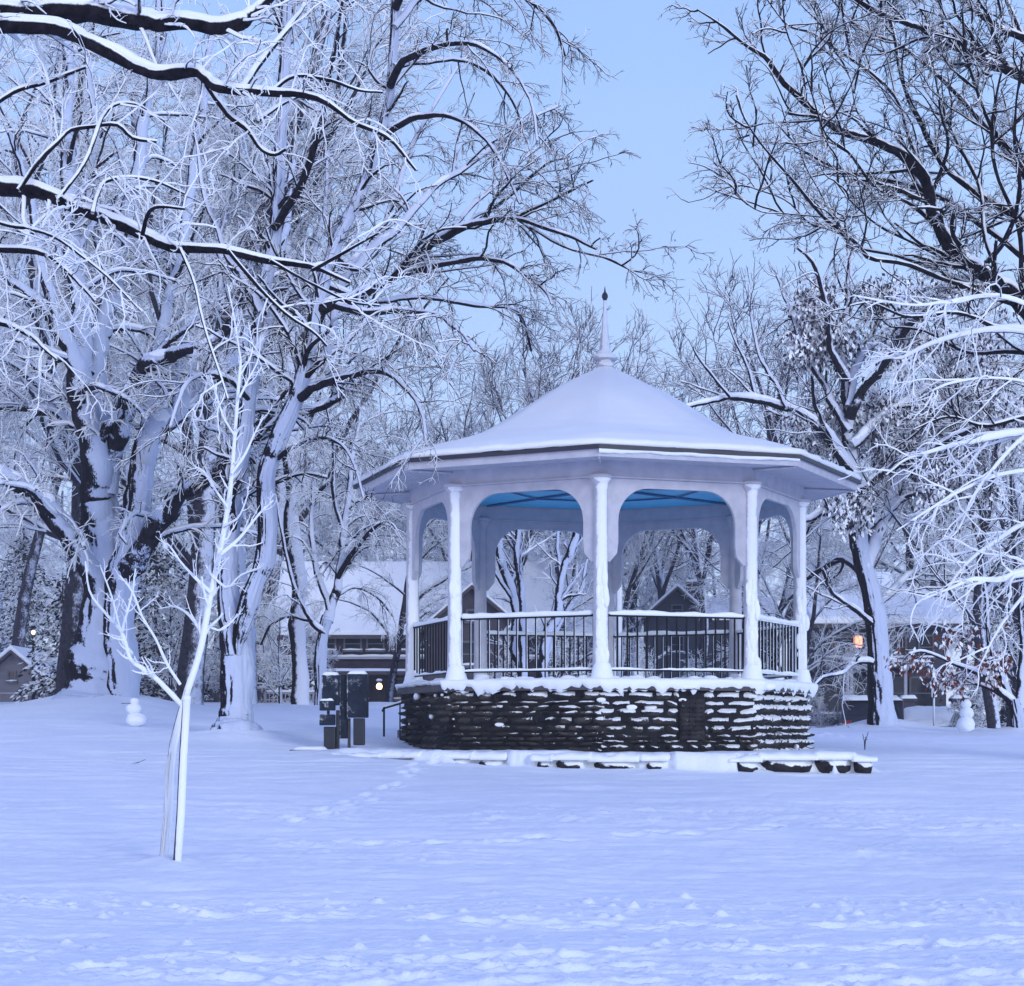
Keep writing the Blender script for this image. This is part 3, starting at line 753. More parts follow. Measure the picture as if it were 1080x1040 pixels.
# steps on the open side and their handrail
mid, t, n, L = side_frame(5, RB); rz = math.atan2(t[1], t[0]); stp = MB(); ss = MB()
for i in range(3):
    z = 2.12-.26*(i+1)+.0; c = mid+n*(.10+.22*i)
    stp.box(c+np.array([0,0,z-.30-GZ]), (1.3,.24,.6), rz)
    snow_pad(ss, c[0], c[1], z-GZ, 1.28, .22, .05, rz, i, 8)
st_ = stp.build('steps', M['concrete'], gaz, bevel=.01); ss.build('step_snow', M['snow_soft'], st_, True)
for sgn in (-1, 1):
    hm = MB(); o0 = mid+t*(.72*sgn)
    p0 = o0+n*.02+np.array([0,0,2.40+.60-GZ-.45]); p1 = o0+n*1.25+np.array([0,0,1.55+.6-GZ-.25])
    p0 = o0+n*.02+np.array([0,0,2.14-GZ]); p1 = o0+n*.66+np.array([0,0,1.98-GZ])
    hm.tube([p0, p1, p1+n*.03-np.array([0,0,.06])], .022, 6)
    for f in (.0,.5,1.0):
        q = p0*(1-f)+p1*f; hm.tube([q, (q[0], q[1], 1.40-GZ)], .014 if f < 1 else .02, 6)
    h_ = hm.build('handrail', M['iron_dark'], gaz)
    x = MB(); snow_ridge(x, [p0+np.array([0,0,.018]), p1+np.array([0,0,.018])], .045, .025, .008, .04, 3); x.build('handrail_snow', M['snow_soft'], h_, True)
# bench-height inner rail seen through the arches
# ------------------------------------------------------------------ STONE LEDGE in front
lr = empty('stone_edging', (1.5, 27.3, 1.1), 'low snow-capped edging of flat dark stones along the front of the bandstand', 'stone edging')
Vs = []; Fs = []
pl = np.array(LEDGE); segL = np.linalg.norm(np.diff(pl, axis=0), axis=1)
O = np.array([1.5,27.3,1.1]); GZo = GZ; GZ = 0.0
snowb = MB()
for a, b in zip(LEDGE[:-1], LEDGE[1:]):
    a3, b3 = np.array([*a, 0.]), np.array([*b, 0.]); t = nrm(b3-a3); n = np.array([t[1], -t[0], 0]); L = np.linalg.norm(b3-a3)
    s = 0
    while s < L:
        wd = sr.uniform(.28,.8); e_ = min(s+wd, L); mid = a3-O; xc = (a3+t*(s+e_)/2)[0]
        if float(exposed(xc)) > .3 and e_-s > .08:
            Vs, Fs = [], []; jut = sr.uniform(-.02,.05); zt_ = 1.23+sr.uniform(-.05,.0)
            stone(mid, t, n, s+.01, e_-.01, .9, zt_, -.22, jut)
            eo = link_mesh('edging_stone', Vs, Fs, M['stone_low'], lr, True)
            snowb = MB(); snow_ridge(snowb, [mid+t*(s-.05)-n*.13+np.array([0,0,zt_-.03]), mid+t*(e_+.05)-n*.13+np.array([0,0,zt_-.03])], .32, .065+sr.uniform(0,.015), .02, .03, int(s*50)+7, .5)
            snowb.build('edging_snow', M['snow_soft'], eo, True)
        s += wd
GZ = GZo
# thin stone slab at the left of the ledge
x = MB(); c = at(326, 793, 29.6); sl_ = empty('flat_stone', tuple(c), 'thin flat stone slab poking from the snow left of the electrical cabinets', 'stone')
x.box((0,0,0), (.62,.4,.07), .1); x.build('slab', M['stone'], sl_, bevel=.015)
x = MB(); snow_pad(x, .02, .03, .03, .58, .36, .05, .1, 2); x.build('slab_snow', M['snow_soft'], sl_, True)

# ------------------------------------------------------------------ ELECTRICAL CABINETS
EY = 29.7; EX = at(363, 785, EY)[0]; E0 = 1.32
el = empty('electrical_cabinet', (EX, EY, E0), 'dark electrical cabinets with meter boxes, snow-flecked, left of the bandstand', 'electrical box')
def ebox(name, x0, x1, y0, y1, dep, dy, mat, bev=.012):
    s = EY/F; cx = ((x0+x1)/2-363)*s; zc = CZ-((y0+y1)/2-HY)*s-E0
    mb = MB(); mb.box((cx, dy, zc), ((x1-x0)*s, dep, (y1-y0)*s)); return mb.build(name, mat, el, bevel=bev), cx, zc
b1, _, _ = ebox('enclosure', 340, 358, 712, 744, .22, 0, M['cabinet'])
b2_, cx2, z2 = ebox('enclosure', 366.5, 388, 711, 757, .30, .02, M['cabinet'])
ebox('enclosure', 358.3, 366.2, 712, 779, .12, .03, M['cabinet'])
ebox('meter_box', 338, 353.5, 739, 749.5, .28, -.05, M['cabinet']); ebox('meter_box', 338, 353.5, 753.5, 765, .28, -.05, M['cabinet'])
ebox('pull_box', 342, 354, 766.5, 790, .2, 0, M['cabinet_dark']); ebox('pull_box', 373, 384.5, 757.5, 786, .22, .02, M['cabinet_dark'])
ebox('post', 366.4, 369.4, 757.5, 792, .06, .05, M['wood']); ebox('conduit', 354.3, 358, 749, 790, .06, .02, M['cabinet_dark'])
ebox('conduit', 345, 348, 749.6, 753.4, .05, -.03, M['cabinet_dark'])
x = MB(); x.box((cx2+.12, -.145, z2+.05), (.03,.03,.12)); x.build('handle', M['iron_dark'], b2_, bevel=.005)
x = MB(); x.box((cx2-.01, -.1335, z2), (.27,.006,.62)); x.build('door_panel', M['cabinet'], b2_, bevel=.002)
x = MB(); snow_pad(x, ((349-363)*EY/F), 0, CZ-(712-HY)*EY/F-E0, .26,.2,.05,0,1); snow_pad(x, cx2, .02, CZ-(711-HY)*EY/F-E0, .31,.28,.05,0,2)
snow_pad(x, (345.7-363)*EY/F, -.15, CZ-(739-HY)*EY/F-E0, .22,.07,.03,0,3); x.build('cabinet_snow', M['snow_soft'], el, True)

# ------------------------------------------------------------------ SAPLING and stake
SY = 18.9
sapl = []
def PL(pts, rad, dys, n, kind):
    return ([(x, y, d) for (x, y), d in zip(pts, dys)], rad, n, kind)
def ln(pts, r0, r1, Y0, Y1, n=18, kind='l', p=1.0):
    k = len(pts); return ([(x, y, Y0+(Y1-Y0)*(i/(k-1))**p) for i, (x, y) in enumerate(pts)], [r0+(r1-r0)*(i/(k-1)) for i in range(k)], n, kind)
S = SY
sap_limbs = [
 ln([(172,912),(177,860),(181,800),(189,760),(198,728)], 6.2, 5.0, S, S, 20, 't'),
 ln([(198,728),(213,680),(222,630),(232,580),(241,530),(246,480),(250,430),(254,380)], 5.0, 1.6, S, S+.1, 30),
 ln([(193,745),(176,727),(160,712),(138,696),(130,670),(112,648),(95,625),(90,592)], 3.6, 1.0, S, S-.3, 24),
 ln([(138,696),(126,660),(118,630),(106,598)], 1.8, .9, S-.1, S-.6, 12),
 ln([(140,690),(128,672),(136,640),(140,622),(143,600)], 1.9, .9, S-.1, S+.3, 12),
 ln([(190,722),(176,700),(165,675),(150,650),(140,625),(126,607)], 2.2, 1.0, S, S-.5, 16),
 ln([(216,672),(200,650),(185,640),(168,642)], 1.7, .8, S, S+.4, 10),
 ln([(222,625),(208,612),(192,595),(178,575),(172,576)], 2.0, .8, S, S-.4, 12),
 ln([(232,585),(250,570),(262,556),(275,540),(288,528)], 2.2, .9, S, S+.4, 12),
 ln([(240,535),(226,515),(215,498),(205,492)], 2.0, .8, S, S-.4, 12),
 ln([(244,500),(258,480),(268,458),(278,440)], 2.0, .8, S, S+.3, 12),
 ln([(248,460),(236,440),(228,415),(222,395)], 1.8, .8, S, S-.3, 12),
 ln([(252,420),(262,400),(272,380),(275,355)], 1.6, .7, S, S+.3, 12),
 ln([(254,380),(250,355),(246,330),(240,300)], 1.5, .7, S+.1, S, 12),
 ln([(254,395),(266,370),(262,340)], 1.3, .7, S+.1, S+.3, 8),
 ln([(218,660),(232,665),(245,655),(250,648)], 1.4, .8, S, S+.3, 8),
 ln([(226,610),(240,620),(252,608),(270,600)], 1.5, .8, S, S-.3, 8),
 ln([(236,555),(252,545),(262,520)], 1.6, .8, S, S-.3, 8),
]
sap_limbs = [(p, [r*.8 for r in rr], n, k) for p, rr, n, k in sap_limbs]
lv_s = [dict(sp=.085, len=(.16,.46), n=5, wig=.2, trop=.10, rmin=.0052, ang=(25,60), rr=.55, t0=.15),
        dict(sp=.08, len=(.05,.2), n=3, wig=.22, trop=.06, rmin=.0045, ang=(30,65), rr=.8)]
hero_tree('sapling', 'slender frosted sapling with low side branch beside a slanted white stake', 'young tree',
          at(172, 912, SY), sap_limbs, lv_s+[dict(sp=.3, len=(.02,.05), n=2, wig=.1, trop=0, rmin=.005)], (snowed('sapling_bark_snowy', (.01,.01,.015), (.03,.03,.04), (.65,-.7,.3), .02, .3, 6, .1, 8, .8, .3), M['frost'], M['frost']), capk=.45, wob=.35)
p0, p1 = at(186, 920, SY-.35), at(197, 736, SY-.35)
st_root = empty('tree_stake', tuple(p0), 'snow-plastered wooden stake standing close beside the sapling trunk', 'stake')
q0 = p1-p0; x = MB(); x.tube([-q0*.05, q0*.33+np.array([.01,0,0]), q0*.66, q0], [.042,.044,.042,.040], 10)
x.build('post', snowed('stake_wood_snowy', (.02,.02,.03), (.05,.045,.05), (.65,-.7,.3), .12, .3, 5, .12, 8, .8, .3), st_root, True)
x = MB(); blob(x, q0+np.array([0,0,.0]), .045, 2, (1,1,.8), 8); x.build('snow_cap', M['snow_soft'], st_root, True)

# ------------------------------------------------------------------ HERO TREES
LV = lambda k=1., d=0., f=1.: [
   dict(sp=.55*k, len=(1.3*f,3.4*f), n=9, wig=.15, trop=.03-d*.10, droop=d*.25, rmin=.016, ang=(25,60), rr=.45, t0=.22, fall=.35),
   dict(sp=.24*k, len=(.5*f,1.5*f), n=6, wig=.17, trop=.0-d*.14, droop=d*.1, rmin=.0095, ang=(25,60), rr=.5, t0=.1),
   dict(sp=.17*k, len=(.22*f,.75*f), n=4, wig=.18, trop=.0-d*.20, rmin=.0072, ang=(20,60), rr=.7, t0=.05),
   dict(sp=.20*k, len=(.10*f,.32*f), n=2, wig=.2, trop=.0-d*.20, rmin=.0060, ang=(20,60), rr=.8, t0=.05)]
A_ = 40.5
def lr_(pts, rad, Y0, Y1, n, kind='l'):
    k = len(pts); return ([(x, y, Y0+(Y1-Y0)*(i/(k-1))) for i, (x, y) in enumerate(pts)], rad, n, kind)
limA = [
 lr_([(100,760),(101,742),(103,722),(107,695),(111,660),(112,620),(109,580),(105,540),(101,500)], [60,46,36,31,28,26,24,20,16], A_, A_, 40, 't'),
 lr_([(108,600),(104,550),(100,510),(95,460),(89,415),(82,380),(66,345),(40,318),(8,292),(-30,250)], [18,17,16,15,13,11,8.5,7,5,3.5], A_, A_-2, 44),
 lr_([(128,735),(128,700),(126,660),(128,620),(136,585),(143,550),(148,515),(152,490)], [18,21,19,17,15,13,12,10], A_-.3, A_-.5, 30, 't'),
 ln([(108,650),(96,605),(72,568),(45,532),(15,508),(-20,494),(-70,492),(-130,520)], 14, 6, A_, A_-2.5, 34),
 ln([(86,395),(82,350),(80,300),(74,240),(70,160),(74,80),(70,10),(72,-60)], 12, 3.5, A_, A_+1, 30),
 ln([(108,540),(103,480),(101,420),(102,370),(112,335),(123,310),(128,260),(140,200),(150,130),(165,60),(170,-20)], 15, 3.5, A_, A_+2, 40),
 ln([(114,520),(118,469),(125,445),(141,418),(155,392),(168,378),(197,369),(225,362),(250,330),(270,290)], 13, 3, A_-.2, A_-2.5, 34),
 ln([(140,550),(146,500),(156,462),(178,440),(197,420),(220,404),(243,386),(262,350),(280,300),(300,240),(310,170)], 13, 3, A_-.3, A_+1, 40),
 ln([(126,650),(134,612),(151,583),(172,548),(188,528),(211,508),(239,480),(265,462),(300,440),(345,425),(385,400)], 14, 3.5, A_-.2, A_-3.5, 40),
 ln([(150,480),(158,430),(166,390),(172,340),(190,280),(200,200),(215,110),(225,30)], 9, 3, A_, A_+3, 26),
 ln([(124,310),(108,260),(96,200),(100,130),(92,60)], 6, 2.5, A_+1, A_+3, 20),
 ln([(60,340),(40,270),(30,200),(10,140)], 6, 2.5, A_-1.5, A_-3, 18),
 ln([(100,470),(60,440),(20,430),(-30,440)], 6, 2.5, A_, A_+2.5, 18),
]
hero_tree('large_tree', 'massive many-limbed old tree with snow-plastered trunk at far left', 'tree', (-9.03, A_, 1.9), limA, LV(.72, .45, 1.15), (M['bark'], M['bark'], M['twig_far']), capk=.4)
B_ = 31.6
limB = [
 lr_([(247,790),(248,778),(248,762),(249,735),(249,700),(248,670),(244,645),(240,610),(240,575),(246,520),(256,460),(266,390),(276,320),(288,250),(295,160),(301,60),(304,-60)],
     [36,27,20,17,16,16.5,14,12,11,10,9,8,7.5,7,6,5.5,5], B_, B_+1.2, 100, 't'),
 lr_([(250,705),(253,672),(260,640),(271,612),(279,590),(281,555),(281,497),(292,465),(310,423),(320,390),(330,345),(350,268),(378,211),(400,148),(411,96),(417,0),(420,-60)],
     [2,8,11,11.5,11,10.5,10,9.5,9,8.6,8,7.4,6.8,6,5.4,4.6,4.2], B_+.14, B_-1, 100, 't'),
 ln([(327,360),(345,325),(374,311),(410,290),(440,270),(467,252),(507,235),(541,230),(574,240),(605,250),(630,262)], 7, 1.4, B_-.4, B_-3.5, 40),
 ln([(336,330),(370,312),(410,298),(448,285),(496,274),(530,276),(556,290),(574,306),(582,322)], 5, 1.2, B_-.4, B_-4, 34),
 ln([(350,268),(375,282),(400,259),(430,225),(462,196),(496,174),(530,150),(556,128),(590,110)], 5.5, 1.4, B_-.5, B_+3.5, 32),
 ln([(400,148),(430,128),(470,122),(505,140),(530,175),(548,215)], 4, 1.3, B_-.8, B_-3, 24),
 ln([(411,90),(425,68),(459,50),(500,48),(537,72),(559,107),(566,150)], 4, 1.3, B_-1, B_-4, 24),
 ln([(415,70),(440,66),(480,62),(510,72),(540,105),(556,150)], 3.5, 1.2, B_-1, B_+2, 22),
 ln([(416,30),(440,0),(480,-20),(540,-10),(580,20),(596,60)], 4, 1.3, B_-1, B_+1, 22),
 ln([(417,10),(450,-50),(510,-80),(560,-60)], 4, 1.3, B_-1, B_-3, 18),
 ln([(310,423),(335,405),(370,392),(410,395),(440,425),(450,470)], 5, 1.3, B_-.3, B_-4, 24),
 ln([(340,318),(380,330),(430,330),(462,335),(485,350),(500,370)], 4.5, 1.3, B_-.3, B_-6, 26),
 ln([(345,300),(390,318),(440,312),(500,322),(545,328),(560,370)], 4, 1.3, B_-.5, B_+3, 26),
 ln([(318,395),(342,376),(352,330),(372,280),(398,250),(420,200),(436,150),(470,90),(500,40)], 5, 1.3, B_, B_+4, 32),
 ln([(262,420),(240,400),(215,395),(195,410),(180,450)], 4, 1.3, B_+.3, B_-2.5, 18),
 ln([(276,330),(255,290),(235,260),(215,200),(205,130)], 5, 1.3, B_+.5, B_+3, 24),
 ln([(290,240),(315,200),(335,140),(350,70),(362,0)], 5, 1.5, B_+.8, B_-2, 24),
 ln([(270,370),(290,330),(318,300),(340,230),(345,160)], 4.5, 1.3, B_+.4, B_+3, 24),
 ln([(284,490),(310,470),(345,462),(370,480),(385,530)], 3.4, 1.2, B_, B_-3.5, 18),
 ln([(540,231),(575,215),(605,200),(625,190)], 2, 1, B_-2, B_-3, 12),
 ln([(560,240),(600,262),(640,272),(660,282)], 1.8, .9, B_-2.5, B_-3.5, 12),
 ln([(467,252),(500,215),(530,190),(560,160),(590,145)], 2.6, 1, B_-1, B_, 16),
 ln([(500,236),(545,200),(575,175),(600,165)], 2.2, 1, B_-1.5, B_-3, 14),
]
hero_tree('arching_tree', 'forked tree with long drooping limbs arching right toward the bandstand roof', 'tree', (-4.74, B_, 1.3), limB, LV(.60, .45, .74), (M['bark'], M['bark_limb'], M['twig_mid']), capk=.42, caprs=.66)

# overhanging tree at upper left, trunk outside the frame
C_ = 14.5
limC = [
 ln([(-560,1010),(-555,800),(-545,600),(-530,400),(-515,200),(-500,0),(-490,-200)], 40, 22, C_, C_, 26, 't'),
 ln([(-505,60),(-380,20),(-200,0),(-60,12),(10,20),(60,14),(130,14),(190,20),(245,31),(262,14),(285,-15),(310,-60)], 16, 5.5, C_, C_+.6, 50),
 ln([(-200,2),(-100,20),(20,28),(70,30),(92,40),(130,62),(165,78),(205,73),(222,88),(240,96),(290,98),(335,104),(374,130),(411,146),(440,180)], 10, 1.6, C_+.1, C_-1, 52),
 ln([(212,76),(226,100),(242,122),(262,138),(276,158),(290,164),(302,158)], 4, 1.5, C_-.3, C_-.6, 20),
 ln([(255,97),(275,66),(303,32),(320,10),(332,-20)], 4, 2, C_-.4, C_+.8, 18),
 ln([(285,97),(310,80),(345,84),(380,96),(404,98)], 2.6, 1.2, C_-.5, C_, 16),
 ln([(270,128),(300,108),(325,98)], 2.4, 1.4, C_-.4, C_+.3, 10),
 ln([(-512,260),(-380,220),(-200,190),(-60,190),(5,198),(50,208),(95,224),(130,238),(160,254),(190,262),(230,262),(285,275),(330,284),(370,300)], 13, 1.8, C_, C_-1.5, 50),
 ln([(20,200),(40,170),(60,150),(75,138),(100,134),(125,133),(140,146),(165,150)], 3.4, 1.5, C_-.7, C_-.2, 22),
 ln([(98,224),(104,205),(112,192),(135,188),(165,192),(195,205)], 3, 1.3, C_-1, C_-.6, 20),
 ln([(150,248),(156,225),(170,218),(196,220)], 2.6, 1.5, C_-1.1, C_-1.5, 12),
 ln([(190,262),(205,300),(215,340),(228,380),(240,420)], 2.2, 1.1, C_-1.2, C_-1.8, 16),
 ln([(240,264),(270,300),(300,330),(330,350),(345,365)], 2.2, 1.1, C_-1.3, C_-1, 16),
 ln([(330,284),(360,268),(392,250),(412,240)], 1.8, 1, C_-1.5, C_-1.8, 12),
 ln([(285,275),(330,300),(370,318),(400,322)], 1.8, 1, C_-1.4, C_-.8, 12),
 ln([(-300,205),(-180,240),(-80,260),(0,262),(50,268),(75,290),(100,318)], 6, 1.4, C_-.3, C_-1.5, 30),
 ln([(-510,330),(-300,290),(-140,300),(-40,330),(20,345),(60,380)], 8, 1.4, C_, C_-1.2, 30),
 ln([(60,210),(90,170),(110,120),(140,110),(175,130)], 2.6, 1.2, C_-.8, C_, 18),
 ln([(-100,190),(-40,140),(10,100),(50,85),(90,70)], 4, 1.6, C_, C_+.7, 20),
 ln([(-60,190),(-10,230),(30,240),(60,250),(110,290),(150,330)], 3, 1.2, C_-.8, C_-2, 22),
]
lvC = [dict(sp=.17, len=(.45,1.35), n=8, wig=.22, trop=-.02, droop=.14, rmin=.007, ang=(30,75), rr=.28, t0=.3, fall=.3),
       dict(sp=.11, len=(.14,.50), n=6, wig=.28, trop=-.04, rmin=.0060, ang=(30,70), rr=.6, t0=.08),
       dict(sp=.08, len=(.05,.20), n=3, wig=.28, trop=-.02, rmin=.0050, ang=(30,70), rr=.8)]
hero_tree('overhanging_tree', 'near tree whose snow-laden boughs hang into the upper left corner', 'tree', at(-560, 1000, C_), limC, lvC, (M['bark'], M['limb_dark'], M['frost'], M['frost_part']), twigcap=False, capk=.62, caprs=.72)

# right hand tall tree (trunk outside the frame)
D_ = 25.5
limD = [
 ln([(1330,860),(1325,700),(1310,560),(1290,480)], 40, 30, D_, D_, 20, 't'),
 ln([(1295,520),(1240,430),(1170,375),(1110,340),(1080,322),(1057,302),(1033,287),(1007,266),(992,228),(981,197),(960,169),(932,151),(883,134),(851,109),(830,91),(809,63),(788,49),(763,28),(735,10)], 20, 1.3, D_, D_-1, 70),
 ln([(1000,255),(985,220),(975,190),(962,150),(946,106),(925,84),(897,62),(858,35),(830,25),(810,0)], 5.5, 1.6, D_, D_+2, 36),
 ln([(1290,400),(1220,200),(1150,120),(1080,81),(1048,67),(1024,60),(1003,40),(946,21),(908,3),(880,-20)], 14, 2.6, D_, D_-1.5, 40),
 ln([(1057,302),(1010,300),(960,280),(918,272),(900,253),(869,229),(841,197),(823,176),(802,151),(784,123),(776,100)], 5, 1.0, D_-.2, D_-2.5, 36),
 ln([(990,284),(946,271),(905,262),(883,243),(855,236),(830,211),(791,197),(756,183)], 3.4, .9, D_-.4, D_+1.5, 30),
 ln([(1200,300),(1140,265),(1080,234),(1052,218),(1017,193),(992,169),(970,130),(950,80),(940,20),(925,-20)], 9, 2, D_, D_+1.5, 36),
 ln([(1130,250),(1075,170),(1048,137),(1032,100),(1020,60),(1015,10)], 5, 1.6, D_, D_-1.5, 26),
 ln([(1220,180),(1150,60),(1080,38),(1052,28),(1017,0),(980,-30)], 9, 3.5, D_, D_+1, 26),
 ln([(883,134),(862,124),(842,122),(828,119)], 3, 2.6, D_-.7, D_-1, 10),
 ln([(946,106),(935,60),(920,20),(912,-20)], 2.6, 1.2, D_+1, D_+2.5, 18),
 ln([(897,62),(890,20),(885,-20)], 2.2, 1.2, D_+1.4, D_, 12),
 ln([(932,151),(905,120),(895,80),(870,50),(862,10)], 2.6, 1.2, D_-.4, D_+1, 20),
 ln([(1030,290),(1060,250),(1075,200),(1070,140),(1078,60)], 5, 2, D_, D_-2, 22),
 ln([(851,109),(845,70),(830,35),(825,-5)], 2, 1, D_-.8, D_-2, 14),
 ln([(830,211),(812,190),(798,165),(790,140)], 1.5, .9, D_+1, D_+1.6, 12),
 ln([(869,229),(830,225),(800,222),(775,205)], 1.6, .9, D_-1, D_-2, 12),
 ln([(1110,340),(1060,345),(1010,330),(960,335),(920,320),(885,325)], 5, 1.4, D_, D_-2, 26),
]
limD += [
 ln([(1180,330),(1120,250),(1060,160),(1000,90),(950,50),(905,30),(870,-10)], 7, 1.6, D_, D_+2, 34),
 ln([(1150,360),(1100,290),(1040,240),(985,205),(935,190),(890,180),(850,160),(820,130)], 7, 1.4, D_+.5, D_+2.5, 34),
 ln([(1000,250),(960,215),(925,200),(895,160),(870,140),(850,80)], 4, 1.2, D_, D_-2, 24),
 ln([(1200,200),(1130,120),(1090,60),(1060,0),(1040,-40)], 8, 2.5, D_, D_+1, 24),
 ln([(1057,302),(1040,250),(1030,190),(1000,130),(985,70),(975,0)], 5, 1.6, D_, D_+1.5, 26),
 ln([(1110,345),(1080,300),(1075,240),(1050,180),(1048,120),(1060,60)], 5, 1.6, D_, D_-1, 26),
 ln([(1180,420),(1120,380),(1070,370),(1020,372),(975,350),(940,345)], 7, 1.4, D_, D_+1.5, 26),
 ln([(1210,480),(1140,450),(1090,440),(1040,450),(1000,440),(960,455)], 7, 1.4, D_, D_-1, 26),
 ln([(1015,280),(975,262),(930,240),(900,215),(880,190)], 3, 1.1, D_+.3, D_-1.5, 20)]
limD = limD[:1]+[(p, [r*.62 for r in rr], n, k) for p, rr, n, k in limD[1:]]
hero_tree('spreading_tree', 'tall bare tree reaching in from the right across the upper sky', 'tree', at(1330, 850, D_), limD, LV(.56, .08, .66), (M['bark'], M['limb_dark'], M['twig_mid']), capk=.45, caprs=.6)

# near frosted tree at right (trunk outside the frame)
G_ = 16.0
limG = [
 ln([(1400,980),(1395,800),(1385,600),(1370,400)], 26, 18, G_, G_, 20, 't'),
 ln([(1385,640),(1280,600),(1180,600),(1120,604),(1080,607),(1053,613),(1029,612),(1002,621),(969,634)], 9, 1.2, G_, G_-.8, 34),
 ln([(1380,560),(1260,540),(1160,535),(1090,550),(1050,572),(1015,600),(990,640)], 8, 1.1, G_, G_+.4, 32),
 ln([(1375,500),(1250,470),(1150,450),(1080,455),(1040,462),(1000,470),(960,482),(935,500)], 9, 1.1, G_, G_-1.2, 34),
 ln([(1372,440),(1250,400),(1150,370),(1080,352),(1030,352),(985,362),(950,378),(925,372)], 9, 1.1, G_, G_+1, 34),
 ln([(1160,370),(1100,330),(1050,312),(1000,318),(960,322),(900,312)], 4, 1, G_, G_-1, 26),
 ln([(1090,452),(1060,480),(1030,520),(1010,560),(985,575)], 3, 1, G_-.6, G_-1.4, 20),
 ln([(1100,600),(1070,640),(1050,670),(1035,700)], 3, 1, G_, G_-.6, 16),
 ln([(1160,535),(1110,500),(1060,500),(1010,520),(970,545),(945,560)], 3.4, 1, G_, G_-1.6, 26),
 ln([(1150,450),(1100,410),(1050,398),(1000,405),(970,420)], 3.4, 1, G_-.5, G_-1.5, 22),
]
lvG = [dict(sp=.18, len=(.4,1.2), n=7, wig=.18, trop=-.03, droop=.08, rmin=.008, ang=(25,55), rr=.42, t0=.35, fall=.3),
       dict(sp=.13, len=(.15,.5), n=4, wig=.15, trop=-.04, rmin=.0062, ang=(25,55), rr=.6, t0=.08),
       dict(sp=.10, len=(.05,.2), n=3, wig=.16, trop=-.03, rmin=.0052, ang=(25,60), rr=.8)]
limG = limG[:1]+[(p, [r*.68 for r in rr], n, k) for p, rr, n, k in limG[1:]]
hero_tree('frosted_tree', 'near tree with bright frosted twigs sweeping in at the right edge', 'tree', at(1400, 970, G_), limG, lvG, (M['bark'], M['frost'], M['frost']))

# oak holding withered leaves, right of the bandstand
E_ = 50.0
limE = [
 ln([(931,772),(930,755),(928,720),(925,680),(921,640),(912,600),(905,570),(902,535)], 15, 8.5, E_, E_, 30, 't'),
 ln([(904,545),(900,500),(896,460),(893,410),(890,350),(896,290),(905,250)], 8.5, 2.4, E_, E_+1, 30),
 ln([(898,500),(885,475),(853,440),(820,427),(797,422),(770,418),(745,424),(722,430),(705,450)], 7, 1.2, E_, E_-2, 34),
 ln([(905,545),(888,545),(868,540),(850,548),(835,548)], 6, 2, E_, E_-1.5, 18),
 ln([(912,600),(935,545),(950,500),(975,460),(1000,430),(1040,400)], 8, 2, E_, E_+2, 28),
 ln([(896,440),(920,400),(945,360),(975,330),(1010,300)], 6, 1.6, E_, E_-2, 24),
 ln([(898,470),(930,440),(970,410),(1010,380),(1050,350)], 6, 1.6, E_, E_+2, 24),
 ln([(903,520),(940,490),(985,470),(1030,450),(1070,440)], 6, 1.6, E_, E_-2, 24),
 ln([(908,560),(945,530),(990,515),(1040,510)], 5, 1.4, E_, E_+1, 20),
 ln([(895,430),(905,380),(930,330),(950,290)], 5, 1.4, E_, E_+2, 20),
 ln([(900,500),(875,460),(862,430),(855,395)], 4, 1.3, E_, E_-3, 18),
 ln([(896,455),(870,410),(850,370),(835,330),(820,290)], 5, 1.4, E_, E_+2, 22),
 ln([(893,400),(875,360),(870,320),(858,280),(840,262)], 4.5, 1.4, E_, E_-2, 20),
 ln([(915,610),(890,590),(865,600),(845,615)], 5, 1.5, E_, E_+2, 14),
 ln([(922,640),(950,610),(985,590),(1030,580)], 5, 1.5, E_, E_+3, 18),
 ln([(926,700),(905,698),(888,708),(870,712),(858,722)], 3.4, 1.2, E_, E_-2.5, 16),
 ln([(924,660),(900,640),(878,625),(868,600)], 4, 1.2, E_, E_-2.5, 16),
 ln([(797,422),(790,390),(775,360),(768,340)], 2.4, 1, E_-1, E_-1, 14),
 ln([(830,430),(815,400),(800,370),(792,330),(790,300)], 2.8, 1, E_-1, E_+1, 18),
 ln([(770,418),(750,395),(735,375),(728,360)], 2, 1, E_-1.6, E_-2, 12),
]
keepE = lambda w: ((540+w[:,0]/w[:,1]*F) > 835) & (HY-(w[:,2]-CZ)/w[:,1]*F > 300) & (HY-(w[:,2]-CZ)/w[:,1]*F < 560) & (fbm(w[:,0]*.8, w[:,2]*.8+w[:,1]*.5, 5, 2) > -.12)
hero_tree('oak_tree', 'oak still holding grey withered leaves, right of the bandstand', 'tree', (10.0, E_, 1.55), limE, LV(1.05, .05, 1.0), (M['bark'], M['bark_limb'], M['twig_mid']),
          leafcfg=dict(n=26000, size=.14, spread=.16, mat=M['leaf_grey'], keep=keepE))
# small tree with russet leaves, right edge
F_ = 41.0
limF = [
 ln([(1078,796),(1076,775),(1072,750),(1069,738)], 10, 7, F_, F_, 12, 't'),
 ln([(1070,745),(1058,722),(1050,700),(1044,670),(1040,630),(1036,590)], 5, 1.4, F_, F_+.5, 22),
 ln([(1069,742),(1052,728),(1040,716),(1020,706),(1000,697),(975,688),(958,690)], 4, 1.1, F_, F_-1, 24),
 ln([(1060,735),(1035,722),(1010,718),(985,708)], 2.6, 1.0, F_, F_+1, 16),
 ln([(1074,745),(1080,700),(1076,650),(1084,600)], 5, 1.4, F_, F_, 18),
 ln([(1076,740),(1100,700),(1120,650),(1130,600)], 4, 1.4, F_, F_+1, 18),
]
keepF = lambda w: ((540+w[:,0]/w[:,1]*F) < 1062) & (np.abs(HY-(w[:,2]-CZ)/w[:,1]*F-692) < 30)
